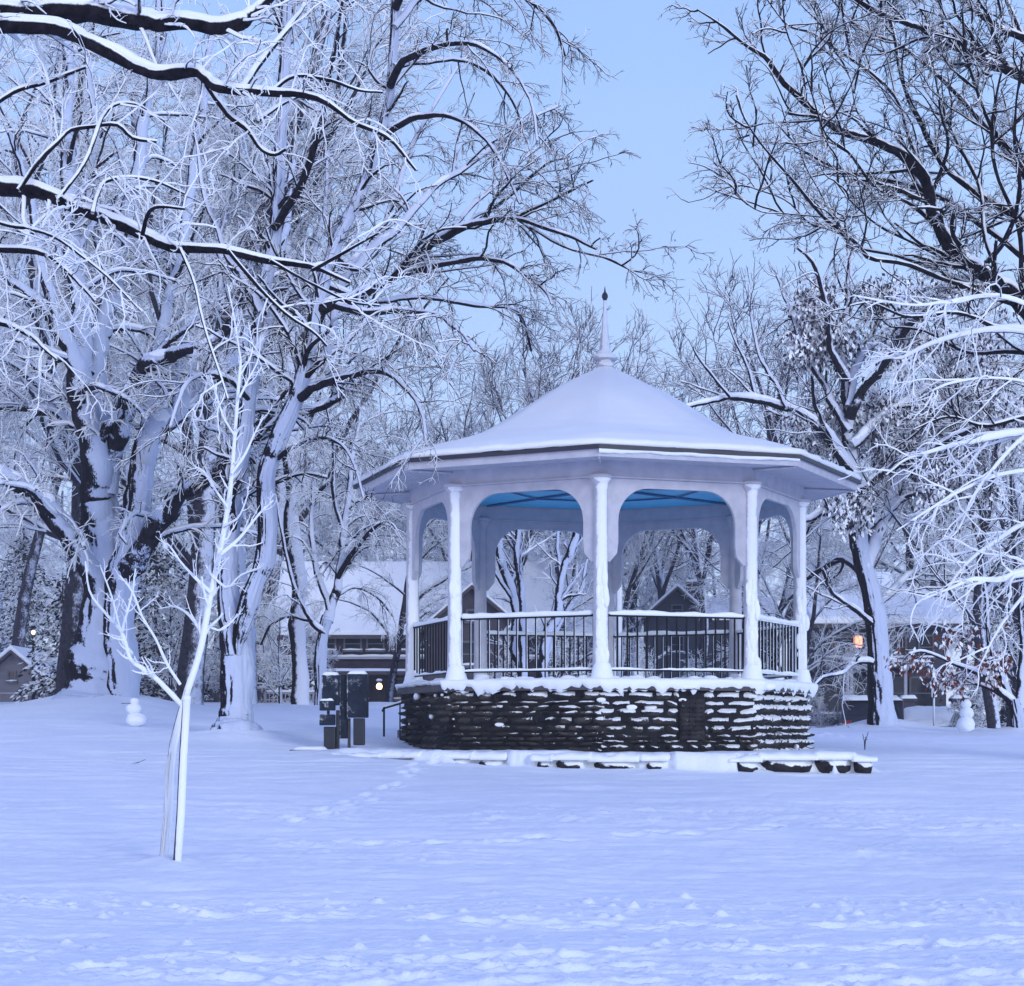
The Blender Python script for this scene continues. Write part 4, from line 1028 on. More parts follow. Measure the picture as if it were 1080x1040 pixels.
hero_tree('small_tree', 'small forked tree with rust-brown leaves at the right edge', 'tree', (11.25, F_, 1.35), limF, LV(.8, 0, .5), (M['bark'], M['bark_limb'], M['twig']),
          leafcfg=dict(n=900, size=.13, spread=.12, mat=M['leaf_rust'], keep=keepF))
# slim tree left of the cabinets
H_ = 48.0
limH = [
 ln([(338,752),(338,720),(339,690),(342,665),(346,650)], 8, 6, H_, H_, 14, 't'),
 ln([(346,655),(354,620),(360,580),(366,530),(372,480),(380,430)], 5.5, 1.4, H_, H_+.5, 26),
 ln([(341,668),(330,655),(318,640),(305,600),(298,560),(290,520)], 4, 1.2, H_, H_-1, 22),
 ln([(348,645),(335,610),(328,570),(330,520),(335,460)], 4, 1.2, H_, H_+1, 22),
 ln([(356,610),(375,580),(392,560),(410,550),(425,570)], 3, 1, H_, H_-1.5, 18),
 ln([(352,630),(375,620),(398,630),(415,650)], 2.6, 1, H_, H_+1.5, 16),
 ln([(362,560),(350,520),(352,470),(345,430)], 2.6, 1, H_, H_-1, 16),
 ln([(330,655),(305,650),(285,660),(275,680)], 2.4, 1, H_, H_+1, 14),
]
hero_tree('slim_tree', 'slim white-trunked tree with drooping frosted twigs behind the electrical cabinets', 'tree', (at(338,745,H_)[0], H_, 2.1), limH, LV(.5, .9, .7), (M['bark'], M['bark_limb'], M['frost_part']))
# two leaning trees seen through the left arch
I_ = 47.0
limI = [
 ln([(560,750),(552,710),(545,680),(541,640),(533,600),(524,565),(520,520),(528,470)], 7, 3, I_, I_+1, 30),
 ln([(553,715),(553,680),(552,640),(548,600),(546,560),(552,500),(560,440)], 5, 2, I_, I_-1, 26),
 ln([(540,630),(520,600),(512,570)], 2.5, 1, I_, I_-1, 12),
]
hero_tree('twin_stem_tree', 'twin-stemmed snowy tree seen through the left arch of the bandstand', 'tree', (at(560,745,I_)[0], I_, 1.7), limI, LV(.9, .1, .6), (M['bark'], M['bark'], M['frost_part']))
limJ = [
 ln([(566,755),(572,710),(578,680),(586,640),(596,600),(606,570),(614,520),(620,450)], 6, 2.4, I_-2, I_-3, 30),
 ln([(574,700),(590,660),(612,620),(620,590)], 3, 1.2, I_-2, I_-1, 16),
 ln([(583,650),(592,610),(588,570),(594,520)], 3, 1.2, I_-2, I_, 18),
]
hero_tree('leaning_tree', 'tree leaning right seen through the left arch beside the twin-stemmed one', 'tree', (at(566,750,I_-2)[0], I_-2, 1.6), limJ, LV(.9, .1, .6), (M['bark'], M['bark'], M['frost_part']))
# tall far trunks behind the arching tree
K_ = 52.0
limK = [ln([(318,760),(312,600),(306,450),(302,300),(300,150),(298,0),(296,-80)], 9, 5, K_, K_, 40),
        ln([(304,330),(270,250),(250,150),(240,60)], 5, 2, K_, K_+2, 24), ln([(302,250),(340,170),(360,80),(365,-20)], 5, 2, K_, K_-2, 24),
        ln([(306,430),(350,370),(400,330),(440,300)], 5, 1.6, K_, K_+2, 24), ln([(308,480),(260,420),(220,390)], 4, 1.6, K_, K_-2, 20)]
hero_tree('straight_tree', 'tall straight-trunked tree standing behind the forked arching tree', 'tree', (at(318,745,K_)[0], K_, 2.2), limK, LV(1.2, .2, 1.2), (M['bark'], M['bark_limb'], M['twig_far']))

# ------------------------------------------------------------------ BACKGROUND TREES (prototypes, copied)
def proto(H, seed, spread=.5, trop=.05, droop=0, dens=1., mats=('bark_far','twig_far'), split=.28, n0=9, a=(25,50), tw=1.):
    global rng
    rng = np.random.default_rng(seed)
    S = np.zeros((1,3)); S[0,2] = -.3; D = np.array([[rng.normal(0,.05), rng.normal(0,.05), 1.]])
    t = grow(S, nrm(D), np.array([H*.72]), np.array([H*.0135]), 14, .06, .04, .25)
    S = [spawn(*t, H*.72*(1-split)/n0, split, 1.0, *a, H*.38, H*.60, .55, .03, .45)]
    l1 = grow(*[np.concatenate(z) for z in zip(*S)], 10, .11, trop, .22, droop)
    l2 = grow(*spawn(*l1, .42/dens, .12, 1, 25, 60, H*.10, H*.24, .45, .016*tw, .35), 7, .16, trop*.5, .4, droop)
    l3 = grow(*spawn(*l2, .22/dens, .08, 1, 25, 60, H*.035, H*.10, .5, .012*tw, .35), 4, .18, 0, .5, droop*.7)
    l4 = grow(*spawn(*l3, .22/dens, .05, 1, 20, 60, H*.016, H*.05, .7, .0105*tw, .3), 2, .18, -.02, .6, droop*.5)
    V1, Q1 = tubes([t, l1], 8); V2, Q2 = tubes([l2], 4); V3, Q3 = tubes([l3, l4], 3)
    Q3 = Q3+len(V2)
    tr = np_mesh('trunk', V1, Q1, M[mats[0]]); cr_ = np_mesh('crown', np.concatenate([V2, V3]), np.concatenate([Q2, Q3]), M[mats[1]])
    V4, Q4 = tubes(cap_strands([t, l1], .45, .85)+cap_strands([l2], .6, .9), 5)
    sn = np_mesh('snow_cover', V4, Q4, M['snow_soft'])
    return (tr, cr_, sn, H)
PR = {
 'vase': proto(17, 101, trop=.07, dens=1.0), 'wide': proto(16, 102, trop=.02, droop=.10, dens=1.0, a=(35,65)),
 'weep': proto(15, 103, trop=-.02, droop=.22, dens=1.1, a=(30,60)), 'tall': proto(19, 104, trop=.10, dens=.95, a=(20,40)),
 'dark': proto(16, 105, trop=.06, dens=.95, mats=('bark_far','twig_mid')),
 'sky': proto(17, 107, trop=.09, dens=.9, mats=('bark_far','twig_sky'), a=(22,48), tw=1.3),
 'bush': proto(5.5, 106, trop=.03, droop=.08, dens=2.2, split=.05, n0=14, a=(30,70)),
}
def place(kind, x, Y, h, label, name='bare_tree', rz=None, zofs=0):
    tr, cr_, sn, H = PR[kind]; X = (x-540)*Y/F
    s = h/H; z = float(gz(X, Y))-.05+zofs
    o = empty(name, (X, Y, z), label, 'tree' if kind != 'bush' else 'shrub', 'bare frosted trees behind the park' if kind != 'bush' else 'snowy shrubs')
    o.scale = (s, s, s); o.rotation_euler = (0, 0, random.uniform(0, 6.28) if rz is None else rz)
    for me in (tr, cr_, sn):
        c = bpy.data.objects.new(me.name.split('.')[0], me); COL.objects.link(c); c.parent = o
    return o
BG = [
 # left block
 ('tall', -60, 58, 21, 'tall frosted tree at the far left edge behind the massive tree'),
 ('wide', 20, 84, 22, 'wide frosted tree rising above the small gabled house at left'),
 ('tall', 70, 52, 20, 'tall tree directly behind the massive old trunk'),
 ('vase', 150, 62, 22, 'vase-shaped frosted tree between the massive and the forked tree'),
 ('weep', 195, 55, 17, 'drooping frosted tree between the massive and the forked trunk'),
 ('tall', 235, 70, 24, 'tallest hazy tree behind the forked trunk'),
 ('dark', 270, 62, 20, 'dark-twigged tree just right of the forked trunk'),
 ('weep', 355, 94, 17, 'drooping tree above the long snowy roof at left'),
 ('vase', 400, 93, 21, 'hazy vase-shaped tree left of the bandstand eave'),
 ('wide', 330, 95, 22, 'broad pale tree far behind the slim white-trunked tree'),
 ('tall', 455, 92, 18, 'frosted tree behind the left slope of the bandstand roof'),
 ('wide', 110, 85, 24, 'broad pale tree far behind the massive old tree'),
 ('vase', 0, 95, 26, 'far pale tree above the gabled house'),
 # centre
 ('sky', 500, 82, 19, 'hazy tree over the bandstand roof slope, left of the spire'),
 ('sky', 548, 76, 19, 'upright dark-twigged tree above the roof left of the spire'),
 ('sky', 585, 80, 22, 'tree whose crown shows just left of the spire'),
 ('sky', 640, 88, 24, 'rounded tree crown directly behind the spire'),
 ('sky', 695, 92, 20.5, 'hazy tree crown just right of the spire'),
 ('sky', 738, 80, 19, 'fine-twigged tree over the right roof slope'),
 ('wide', 560, 92, 15, 'low frosted tree seen through the left arch'),
 ('weep', 612, 84, 12, 'low drooping tree seen just left of the front column'),
 ('wide', 700, 100, 15, 'low frosted tree seen through the right arch'),
 ('weep', 752, 98, 14, 'drooping tree seen at the right side of the right arch'),
 ('vase', 480, 93, 15, 'low frosted tree seen between the left columns'),
 # right
 ('sky', 792, 74, 21, 'frosted tree rising at the right end of the roof'),
 ('sky', 835, 66, 20, 'frosted tree left of the leafy oak crown'),
 ('wide', 870, 88, 20, 'pale broad tree far behind the leafy oak'),
 ('weep', 830, 58, 10, 'low drooping tree between the right columns and the oak trunk'),
 ('weep', 960, 76, 17, 'drooping tree above the porch house'),
 ('vase', 1030, 60, 17, 'vase-shaped tree behind the russet-leaved small tree'),
 ('tall', 1090, 70, 21, 'tall tree at the far right edge'),
 ('wide', 960, 84, 20, 'pale broad tree above the porch house roof'),
 ('dark', 1050, 50, 14, 'dark-twigged tree right of the oak crown'),
 ('weep', 1030, 74, 12, 'low white-twigged tree above the parked cars'),
]
random.seed(21)
BG += [('weep', 410, 63, 10.5, 'low drooping tree in front of the long snowy roof'), ('weep', 575, 64, 9.5, 'drooping tree behind the leaning tree in the left arch'),
 ]
BG += [
 ('dark', -30, 78, 20, 'dark-twigged tree left of the massive trunk'),
 ('weep', 120, 48, 17, 'drooping tree close behind the massive tree'),
 ('tall', 200, 48, 22, 'tall tree close behind the gap between the two big trunks'),
 ('wide', 260, 54, 21, 'broad frosted tree just behind the forked trunk'),
 ('vase', 322, 92, 21, 'vase-shaped tree just behind the slim white-trunked tree'),
 ('weep', 440, 96, 18, 'drooping frosted tree left of the bandstand columns'),
 ('dark', 372, 92, 19, 'dark-twigged tree above the left eave corner'),
 ('wide', 470, 90, 19.5, 'broad hazy tree over the far left roof slope'),
 ('wide', 520, 94, 16.5, 'broad low tree behind the left arch'),
 ('tall', 648, 78, 13.5, 'slim tree behind the front column'),
 ('wide', 775, 72, 12.5, 'broad frosted tree behind the right end of the roof'),
 ('wide', 800, 60, 12, 'broad low tree behind the outer right column'),
 ('vase', 890, 74, 15, 'vase-shaped tree just behind the oak trunk'),
 ('tall', 985, 74, 18, 'tall frosted tree above the parked sedan'),
 ('wide', 1060, 78, 22, 'broad pale tree beyond the hedge'),
 ('weep', 1060, 54, 12, 'drooping tree above the hedge'),
 ('vase', 660, 100, 21, 'distant tree crown right behind the spire tip'),
 ('vase', 612, 96, 24, 'distant slim tree crown left of the spire tip'),
]
for k, x, Y, h, lb in BG:
    place(k, x, Y, h*(1.22 if x < 300 else 1.0), lb)
for i in range(30):
    x = -120+i*44+random.uniform(-14, 14); Y = random.uniform(100, 128)
    h = random.uniform(15, 18.5)*(1.35 if x < 380 else 1.1 if x > 860 else 1.0)
    place(random.choice(['wide','weep','vase','wide']), x, Y, h, 'pale frosted tree in the far wood that closes the view', 'far_tree').update_tag()
BU = [
 ('bush', 295, 56, 4.0, 'snowy shrub left of the white fence'), ('bush', 262, 60, 5.0, 'larger snowy shrub behind the forked trunk'),
 ('bush', 320, 66, 4.2, 'snowy shrub under the long roof, left part'), ('bush', 180, 58, 5.0, 'tangled snowy shrub behind the sapling'),
 ('bush', 215, 62, 4.5, 'snowy shrub between sapling and forked trunk'), ('bush', 600, 54, 3.6, 'snowy shrub seen through the left railing'),
 ('bush', 690, 55, 3.2, 'snowy shrub seen through the right railing'), ('bush', 745, 58, 3.4, 'snowy shrub at the right end of the right railing'),
 ('bush', 852, 58, 3.0, 'upright snowy shrub right of the bandstand'),
 ('bush', 1045, 56, 3.6, 'frosted shrub in front of the dark hedge'), ('bush', 540, 50, 2.8, 'low snowy shrub behind the front left railing'),
]
for k, x, Y, h, lb in BU: place(k, x, Y, h, lb, 'snowy_shrub')
# far-off wood closing the view
vs = []
# ------------------------------------------------------------------ EVERGREEN
def evergreen(x, Y, h, wd, label, seed, name='spruce_tree'):
    r2 = np.random.default_rng(seed); X = (x-540)*Y/F; z = float(gz(X, Y))-.1
    o = empty(name, (X, Y, z), label, 'evergreen tree', 'snowy evergreens')
    mb = MB(); mb.tube([(0,0,0),(0,0,h*.5),(0,0,h)], [h*.022,h*.015,.01], 8); mb.build('trunk', M['wood'], o, True)
    V = []; 
    nb = int(h*26)
    for i in range(nb):
        f = r2.random()**.8; zz = h*(.06+.92*f); L = wd*(1-f)**.8*r2.uniform(.7,1.1)+.15; a = r2.uniform(0, 6.28)
        d = np.array([math.cos(a), math.sin(a), 0]); sd = np.array([-d[1], d[0], 0])
        n = int(L*24)+4
        for j in range(n):
            u = r2.random(); p = d*L*u+np.array([0,0,zz+.15*L*u-.55*L*u*u])
            w_ = .30*L*(1-u*.7)
            q = p+sd*r2.normal(0, w_*.5)+np.array([0,0,-abs(r2.normal(0,.10))])
            dr = d*r2.uniform(.4,1)+sd*r2.normal(0,.6)+np.array([0,0,-.35+r2.normal(0,.3)]); dr /= np.linalg.norm(dr)
            s = r2.uniform(.12,.24); c = np.cross(dr, r2.normal(0,1,3)); c /= np.linalg.norm(c)
            V += [q-c*.03, q+dr*s*.5+c*.045, q+dr*s, q+dr*s*.5-c*.045]
    V = np.array(V); np_obj('crown', V, np.arange(len(V)).reshape(-1, 4), M['needle'], o, False)
    return o
evergreen(66, 58, 4.2, 1.7, 'dark snow-laden spruce between the gabled house and the massive trunk', 1)
evergreen(165, 60, 6.0, 2.6, 'dark spruce behind the sapling, right of the massive trunk', 2)
evergreen(25, 90, 9.0, 3.2, 'taller hazy spruce behind the gabled house at far left', 3)
evergreen(1075, 66, 8, 3.0, 'dark spruce at the far right edge behind the hedge', 4)

# ------------------------------------------------------------------ HEDGE
def hedge(x0, x1, Y, h, dep, label, seed):
    X0, X1 = (x0-540)*Y/F, (x1-540)*Y/F; cx = (X0+X1)/2; z = float(gz(cx, Y))-.05; r2 = np.random.default_rng(seed)
    o = empty('hedge', (cx, Y, z), label, 'hedge'); n = int((X1-X0)*h*dep*900)
    u = r2.uniform(-.5,.5,n)*(X1-X0); v = r2.uniform(-.5,.5,n)*dep; w_ = r2.random(n)**.7*h*(.85+.5*fbm(u*.7, u*0, seed, 3))
    c = np.stack([u, v, w_], 1)
    ax = nrm(r2.normal(0,1,(n,3))); sd = nrm(np.cross(ax, r2.normal(0,1,(n,3)))); s = r2.uniform(.06,.13,n)[:, None]
    V = np.stack([c-ax*s, c+sd*s*.5, c+ax*s, c-sd*s*.5], 1).reshape(-1,3)
    np_obj('leaves', V, np.arange(n*4).reshape(-1,4), M['hedge'], o, False)
    x = MB(); 
    for i in range(int((X1-X0)*5)): x.tube([(r2.uniform(-.5,.5)*(X1-X0), r2.uniform(-.4,.4)*dep, 0), (r2.uniform(-.5,.5)*(X1-X0), r2.uniform(-.4,.4)*dep, h*.8)], [.02,.008], 4)
    x.build('stems', M['wood'], o)
hedge(1010, 1120, 58, 1.5, 1.4, 'dark clipped hedge dusted with snow at the right edge', 5)
hedge(285, 335, 63, .9, 1.0, 'low dark hedge behind the white fence', 6)

# ------------------------------------------------------------------ BUILDINGS
def window(parent, c, w_, h, ny=-1, mat='glass', name='window'):
    """frame with a recessed pane and glazing bar; c = centre on the wall face, facing -y"""
    x = MB(); t = .07
    x.box((c[0], c[1]-.03, c[2]+h/2), (w_+t, .08, t)); x.box((c[0], c[1]-.05, c[2]-h/2), (w_+t*2, .14, t))
    x.box((c[0]-w_/2, c[1]-.03, c[2]), (t, .08, h-t)); x.box((c[0]+w_/2, c[1]-.03, c[2]), (t, .08, h-t))
    x.box((c[0], c[1]-.02, c[2]), (w_-t, .05, .04))
    f = x.build(name, M['trim_dull'], parent)
    y = MB(); y.box((c[0], c[1]+.0, c[2]), (w_-t, .03, h-t)); y.build('pane', M[mat], f)
    s_ = MB(); snow_ridge(s_, [(c[0]-w_/2-t, c[1]-.09, c[2]-h/2+.04), (c[0]+w_/2+t, c[1]-.09, c[2]-h/2+.04)], .12, .06, 0, .15, 1); s_.build('sill_snow', M['snow_soft'], f, True)
def gable(parent, x0, x1, y0, y1, ze, zr, ov=.35, th=.12, snow=.2, wallmat='siding', z0=-.5, ridge='y'):
    """walls with a gable roof; ridge along y (gable faces the camera) or along x"""
    cx = (x0+x1)/2; cy = (y0+y1)/2
    x = MB()
    if ridge == 'y':
        poly = [(x0,z0),(x1,z0),(x1,ze),(cx,zr),(x0,ze)]; x.prism(poly, lambda a, b, d: (a, y0+d, b), y1-y0)
    else:
        poly = [(y0,z0),(y1,z0),(y1,ze),(cy,zr),(y0,ze)]; x.prism(poly, lambda a, b, d: (x0+d, a, b), x1-x0)
    x.build('wall', M[wallmat], parent)
    for nm, off, tk, mt in (('roof', .01, th, 'wood'), ('roof_snow', th+.012, snow, 'snow_soft')):
        r = MB()
        if ridge == 'y':
            half = (x1-x0)/2; sl = (zr-ze)/half; e = ov-(.03 if nm != 'roof' else 0)
            poly = [(x0-e, ze-e*sl+off),(cx, zr+off),(x1+e, ze-e*sl+off),(x1+e, ze-e*sl+off+tk),(cx, zr+off+tk*1.1),(x0-e, ze-e*sl+off+tk)]
            r.prism(poly, lambda a, b, d: (a, y0-e+d, b), y1-y0+2*e)
        else:
            half = (y1-y0)/2; sl = (zr-ze)/half; e = ov-(.03 if nm != 'roof' else 0)
            poly = [(y0-e, ze-e*sl+off),(cy, zr+off),(y1+e, ze-e*sl+off),(y1+e, ze-e*sl+off+tk),(cy, zr+off+tk*1.1),(y0-e, ze-e*sl+off+tk)]
            r.prism(poly, lambda a, b, d: (x0-e+d, a, b), x1-x0+2*e)
        if nm == 'roof': ro = r.build(nm, M[mt], parent, bevel=.02)
        else: r.build(nm, M[mt], ro, bevel=.06, seg=3)
    return ro
def hz(y, Y): return CZ-(y-HY)*Y/F
# left gabled house
Y = 72; b0 = np.array([at(10, 745, Y)[0], Y, hz(748, Y)])
h1 = empty('house', tuple(b0), 'small grey gabled house with snowy roof at the far left edge', 'house')
gable(h1, -1.25, 1.5, 0, 6, 1.0, 2.15, wallmat='siding')
window(h1, (.10, 0, 1.25), .28, .42); window(h1, (-.45, 0, 1.25), .28, .42) if False else None
window(h1, (.62, 0, .25), .4, .35); window(h1, (-.75, 0, .25), .4, .35)
x = MB(); x.box((0,-.02,.62), (2.7,.06,.06)); x.build('trim_band', M['trim'], h1)
gr = MB(); r0 = (.9, 2.6)
x = MB(); x.prism([(1.5,.2),(3.2,.2),(3.2,1.2),(1.5,1.7)], lambda a, b, d: (a, 2+d, b), 3); x.build('lean_to', M['siding_dark'], h1)
x = MB(); x.prism([(1.3,1.82),(3.4,1.2),(3.4,1.36),(1.3,2.02)], lambda a, b, d: (a, 1.8+d, b), 3.4); x.build('lean_to_snow', M['snow_soft'], h1, bevel=.03)
# long building with the big snowy roof
Y = 78; xl, xr = at(272,0,Y)[0], at(640,0,Y)[0]; cx = (xl+xr)/2
h2 = empty('long_building', (cx, Y, hz(748, Y)), 'long dark brick building under a broad snow-covered roof', 'building')
zb = hz(748, Y); ze = hz(664, Y)-zb; zr = hz(600, Y+3.3)-zb
gable(h2, xl-cx, xr-cx, 0, 6.6, ze, zr, wallmat='brick', ridge='x', ov=.5)
x = MB(); x.box((0,-.10, hz(694,Y)-zb), (xr-xl,.22,.10)); x.build('ledge', M['trim'], h2)
x = MB(); snow_ridge(x, [(-(xr-xl)/2,-.10,hz(694,Y)-zb+.05),((xr-xl)/2,-.10,hz(694,Y)-zb+.05)], .2,.09,0,.3,2); x.build('ledge_snow', M['snow_soft'], h2, True)
for px in (318, 345, 372, 396, 424, 452, 500, 540, 585): window(h2, (at(px,0,Y)[0]-cx, 0, hz(679,Y)-zb), .7, .62)
x = MB(); x.box((at(395,0,Y)[0]-cx,-.9,hz(711,Y)-zb), (5.4,1.9,.14)); pr_ = x.build('porch_roof', M['wood'], h2)
x = MB(); snow_pad(x, at(395,0,Y)[0]-cx, -.9, hz(711,Y)-zb+.07, 5.4, 1.9, .12, 0, 4, 12); x.build('porch_snow', M['snow_soft'], pr_, True)
for px in (332, 360, 415, 458):
    x = MB(); x.box((at(px,0,Y)[0]-cx,-1.75,(hz(712,Y)-zb)/2-.1), (.12,.12,hz(712,Y)-zb+.1)); x.build('porch_post', M['wood'], h2)
for px in (378, 424): window(h2, (at(px,0,Y)[0]-cx, 0, hz(727,Y)-zb), .8, .9, mat='glass')
# dark gabled house seen behind the left columns
Y = 60; c = at(498, 0, Y)
h3 = empty('gabled_shed', (c[0], Y, hz(750, Y)), 'dark gabled building seen behind the left columns of the bandstand', 'building')
zb = hz(750, Y); gable(h3, -1.55, 1.55, 0, 5, hz(665,Y)-zb, hz(622,Y)-zb, wallmat='brick2', snow=.10, ov=.3)
window(h3, (0,0,hz(690,Y)-zb), .7,.8); window(h3, (0,0,hz(650,Y)-zb), .35,.4)
# far gabled house with chimney
Y = 88; c = at(714, 0, Y)
h4 = empty('chimney_house', (c[0], Y, hz(745, Y)), 'far gabled house with brick chimney seen through the right arch', 'house')
zb = hz(745, Y); gable(h4, -1.3, 1.3, 0, 4, hz(648,Y)-zb, hz(622,Y)-zb, wallmat='siding_dark', snow=.16, ov=.35)
x = MB(); x.prism([(1.3,-.5),(4.6,-.5),(4.6,hz(652,Y)-zb),(1.3,hz(652,Y)-zb)], lambda a, b, d: (a, 1.5+d, b), 3); x.build('wing_wall', M['siding_dark'], h4)
x = MB(); x.prism([(1.2,hz(652,Y)-zb),(1.2,hz(630,Y)-zb),(1.2,hz(652,Y)-zb)], lambda a,b,d:(a,b,d), 0) if False else None
x = MB(); x.prism([(1.2,hz(651,Y)-zb),(5.0,hz(651,Y)-zb),(5.0,hz(650,Y)-zb+.1),(1.2,hz(650,Y)-zb+.1)], lambda a, b, d: (a, 1.2+d, b+d*.42), 2.6); x.build('wing_roof_snow', M['snow_soft'], h4, bevel=.03)
window(h4, (0,0,hz(643,Y)-zb), .5,.45); window(h4, (0,0,hz(680,Y)-zb), .6,.8)
x = MB(); x.box((1.0,2.4,hz(626,Y)-zb), (.65,.6,1.3)); ch = x.build('chimney', M['brick'], h4)
x = MB(); x.box((1.0,2.4,hz(626,Y)-zb+.67), (.8,.75,.12)); x.build('chimney_cap', M['concrete'], ch); 
x = MB(); snow_pad(x, 1.0,2.4,hz(626,Y)-zb+.73,.78,.72,.14,0,3); x.build('chimney_snow', M['snow_soft'], ch, True)
# porch house at right
Y = 62; s = Y/F; c = at(945, 0, Y)
h5 = empty('porch_house', (c[0], Y, hz(768, Y)), 'two-storey dark house with snowy porch and balcony behind the oak trunk', 'house')
zb = hz(768, Y); W = lambda x: (x-945)*s
Zp = lambda y: hz(y, Y)-zb
gable(h5, W(878), W(1012), 1.9, 9, Zp(655), Zp(618), wallmat='siding_dark', ridge='x', ov=.5, snow=.25)
for px in (912, 958, 985): window(h5, (W(px), 1.9, Zp(730)), .8 if px != 958 else .6, 1.1)
for px in (890, 905, 960, 990): window(h5, (W(px), 1.9, Zp(680)), .5, .8)
x = MB(); x.box((W(930),.95,Zp(701)), (W(985)-W(878),2.1,.16)); p_ = x.build('balcony_floor', M['wood'], h5)
x = MB(); snow_ridge(x, [(W(888),-.05,Zp(700)+.08),(W(946),-.05,Zp(700)+.08)], .35,.14,0,.1,3); snow_pad(x, W(960), .9, Zp(701)+.08, W(985)-W(935), 1.9, .12, 0, 8, 12); x.build('balcony_snow', M['snow_soft'], p_, True)
x = MB(); x.box((W(906),0,Zp(692)), (W(921)-W(892),.06,.42)); x.build('balcony_panel', M['trim'], h5)
x = MB()
for i in range(6): x.box((W(892)+i*(W(921)-W(892))/5,-.04,Zp(692)), (.05,.05,.5))
x.build('balcony_rail', M['trim'], h5)
for px in (894, 898, 955, 1010):
    x = MB(); x.box((W(px),0,(Zp(702)+Zp(740))/2), (.10,.10,Zp(702)-Zp(740))); pp = x.build('porch_post', M['trim'], h5)
for px in (896, 957, 1011):
    x = MB(); x.box((W(px),0,Zp(754)), (.42,.42,Zp(740)-Zp(768)+.2)); x.box((W(px),0,Zp(740)+.06), (.55,.55,.10)); q = x.build('porch_pier', M['brick2'], h5)
    x = MB(); snow_pad(x, W(px),0,Zp(740)+.11,.56,.56,.10,0,2); x.build('pier_snow', M['snow_soft'], q, True)
x = MB(); x.box((W(926),0,Zp(750)), (W(950)-W(902),.12,.62)); x.build('porch_wall', M['siding'], h5)
x = MB(); snow_ridge(x, [(W(902),0,Zp(741)),(W(950),0,Zp(741))], .2,.08,0,.1,3); x.build('porch_wall_snow', M['snow_soft'], h5, True)
for i in range(4):
    x = MB(); x.box((W(984),-.2-.3*i,Zp(755)-.16*i-.05), (W(1006)-W(962),.32,.14)); stp_ = x.build('porch_step', M['concrete'], h5)
    x = MB(); snow_pad(x, W(984), -.2-.3*i, Zp(755)-.16*i+.02, W(1006)-W(962), .3, .06, 0, i); x.build('step_snow', M['snow_soft'], stp_, True)
# garage left of it
Y = 64; s = Y/F; c = at(868, 0, Y); g5 = empty('garage', (c[0], Y, hz(766, Y)), 'dark low garage with sloping roof left of the porch house', 'garage')
zb = hz(766, Y); gable(g5, -.95, .75, 0, 4, hz(722,Y)-zb, hz(704,Y)-zb, wallmat='brick2', snow=.03, ov=.2)
window(g5, (.0,0,hz(745,Y)-zb), .7,.6)
# pale roofs far away
Y = 96; c = at(898,0,Y); h6 = empty('far_house', (c[0], Y, hz(740,Y)), 'far house with bright snowy roof glimpsed above the porch house', 'house'); zb = hz(740,Y)
gable(h6, -2, 2.2, 0, 5, hz(640,Y)-zb, hz(612,Y+2.5)-zb, wallmat='siding', ridge='x', snow=.3); window(h6, (-.6,0,hz(660,Y)-zb), .7,.9); window(h6, (.9,0,hz(660,Y)-zb), .7,.9)
Y = 92; c = at(175,0,Y); h7 = empty('far_house', (c[0], Y, hz(745,Y)), 'far low house with snowy roof glimpsed behind the sapling', 'house'); zb = hz(745,Y)
gable(h7, -2.5, 2.5, 0, 5, hz(722,Y)-zb, hz(700,Y+2.5)-zb, wallmat='siding_dark', ridge='x', snow=.25); window(h7, (-1,0,.6), .7,.6); window(h7, (1,0,.6), .7,.6)

# ------------------------------------------------------------------ LAMPS
def lantern(x, y, Y, label, r=.10, glow='lamp', post=True):
    p = at(x, y, Y); zg = float(gz(p[0], Y)); o = empty('street_lamp' if post else 'wall_lantern', (p[0], Y, zg if post else p[2]), label, 'lamp')
    z = p[2]-o.location.z
    if post:
        m_ = MB(); m_.tube([(0,0,-.1),(0,0,z-.2)], [.06,.04], 8); m_.build('post', M['iron_dark'], o, True)
    m_ = MB(); m_.lathe([(.001,z-.2),(.06,z-.19),(.09,z-.14),(.06,z-.12)], (0,0,0), 10); m_.lathe([(.15,z+.13),(.10,z+.17),(.03,z+.24),(.001,z+.26)], (0,0,0), 10); h = m_.build('housing', M['iron_dark'], o)
    m_ = MB(); blob(m_, (0,0,z), r, 1, (1,1,1.1), 8); m_.build('bulb', M[glow], o, True)
    m_ = MB(); blob(m_, (0,0,z+.26), .13, 2, (1,1,.5), 8); m_.build('lamp_snow', M['snow_soft'], o, True)
lantern(35, 667, 60, 'lit lamp glowing among branches above the gabled house', .06)
lantern(302, 723, 66, 'lit lamp behind the white fence, left of the slim tree', .09)
lantern(400, 724, 75.5, 'bright lit porch lamp on the long building right of the electrical cabinets', .12)
p = at(905, 677, 61.6); o = empty('hanging_lantern', tuple(p), 'glowing orange lantern over the balcony of the porch house', 'lantern')
m_ = MB(); m_.box((0,0,0), (.26,.26,.42)); m_.build('glow', M['lamp_soft'], o, bevel=.05)
m_ = MB(); m_.lathe([(.24,.21),(.16,.30),(.02,.36)], (0,0,0), 8); m_.box((0,0,-.22),(.32,.32,.04)); m_.tube([(0,0,.3),(0,0,.7)], .012, 5)
for sx in (-.135,.135):
    for sy in (-.135,.135): m_.box((sx,sy,0),(.02,.02,.44))
m_.build('lantern_frame', M['iron_dark'], o)

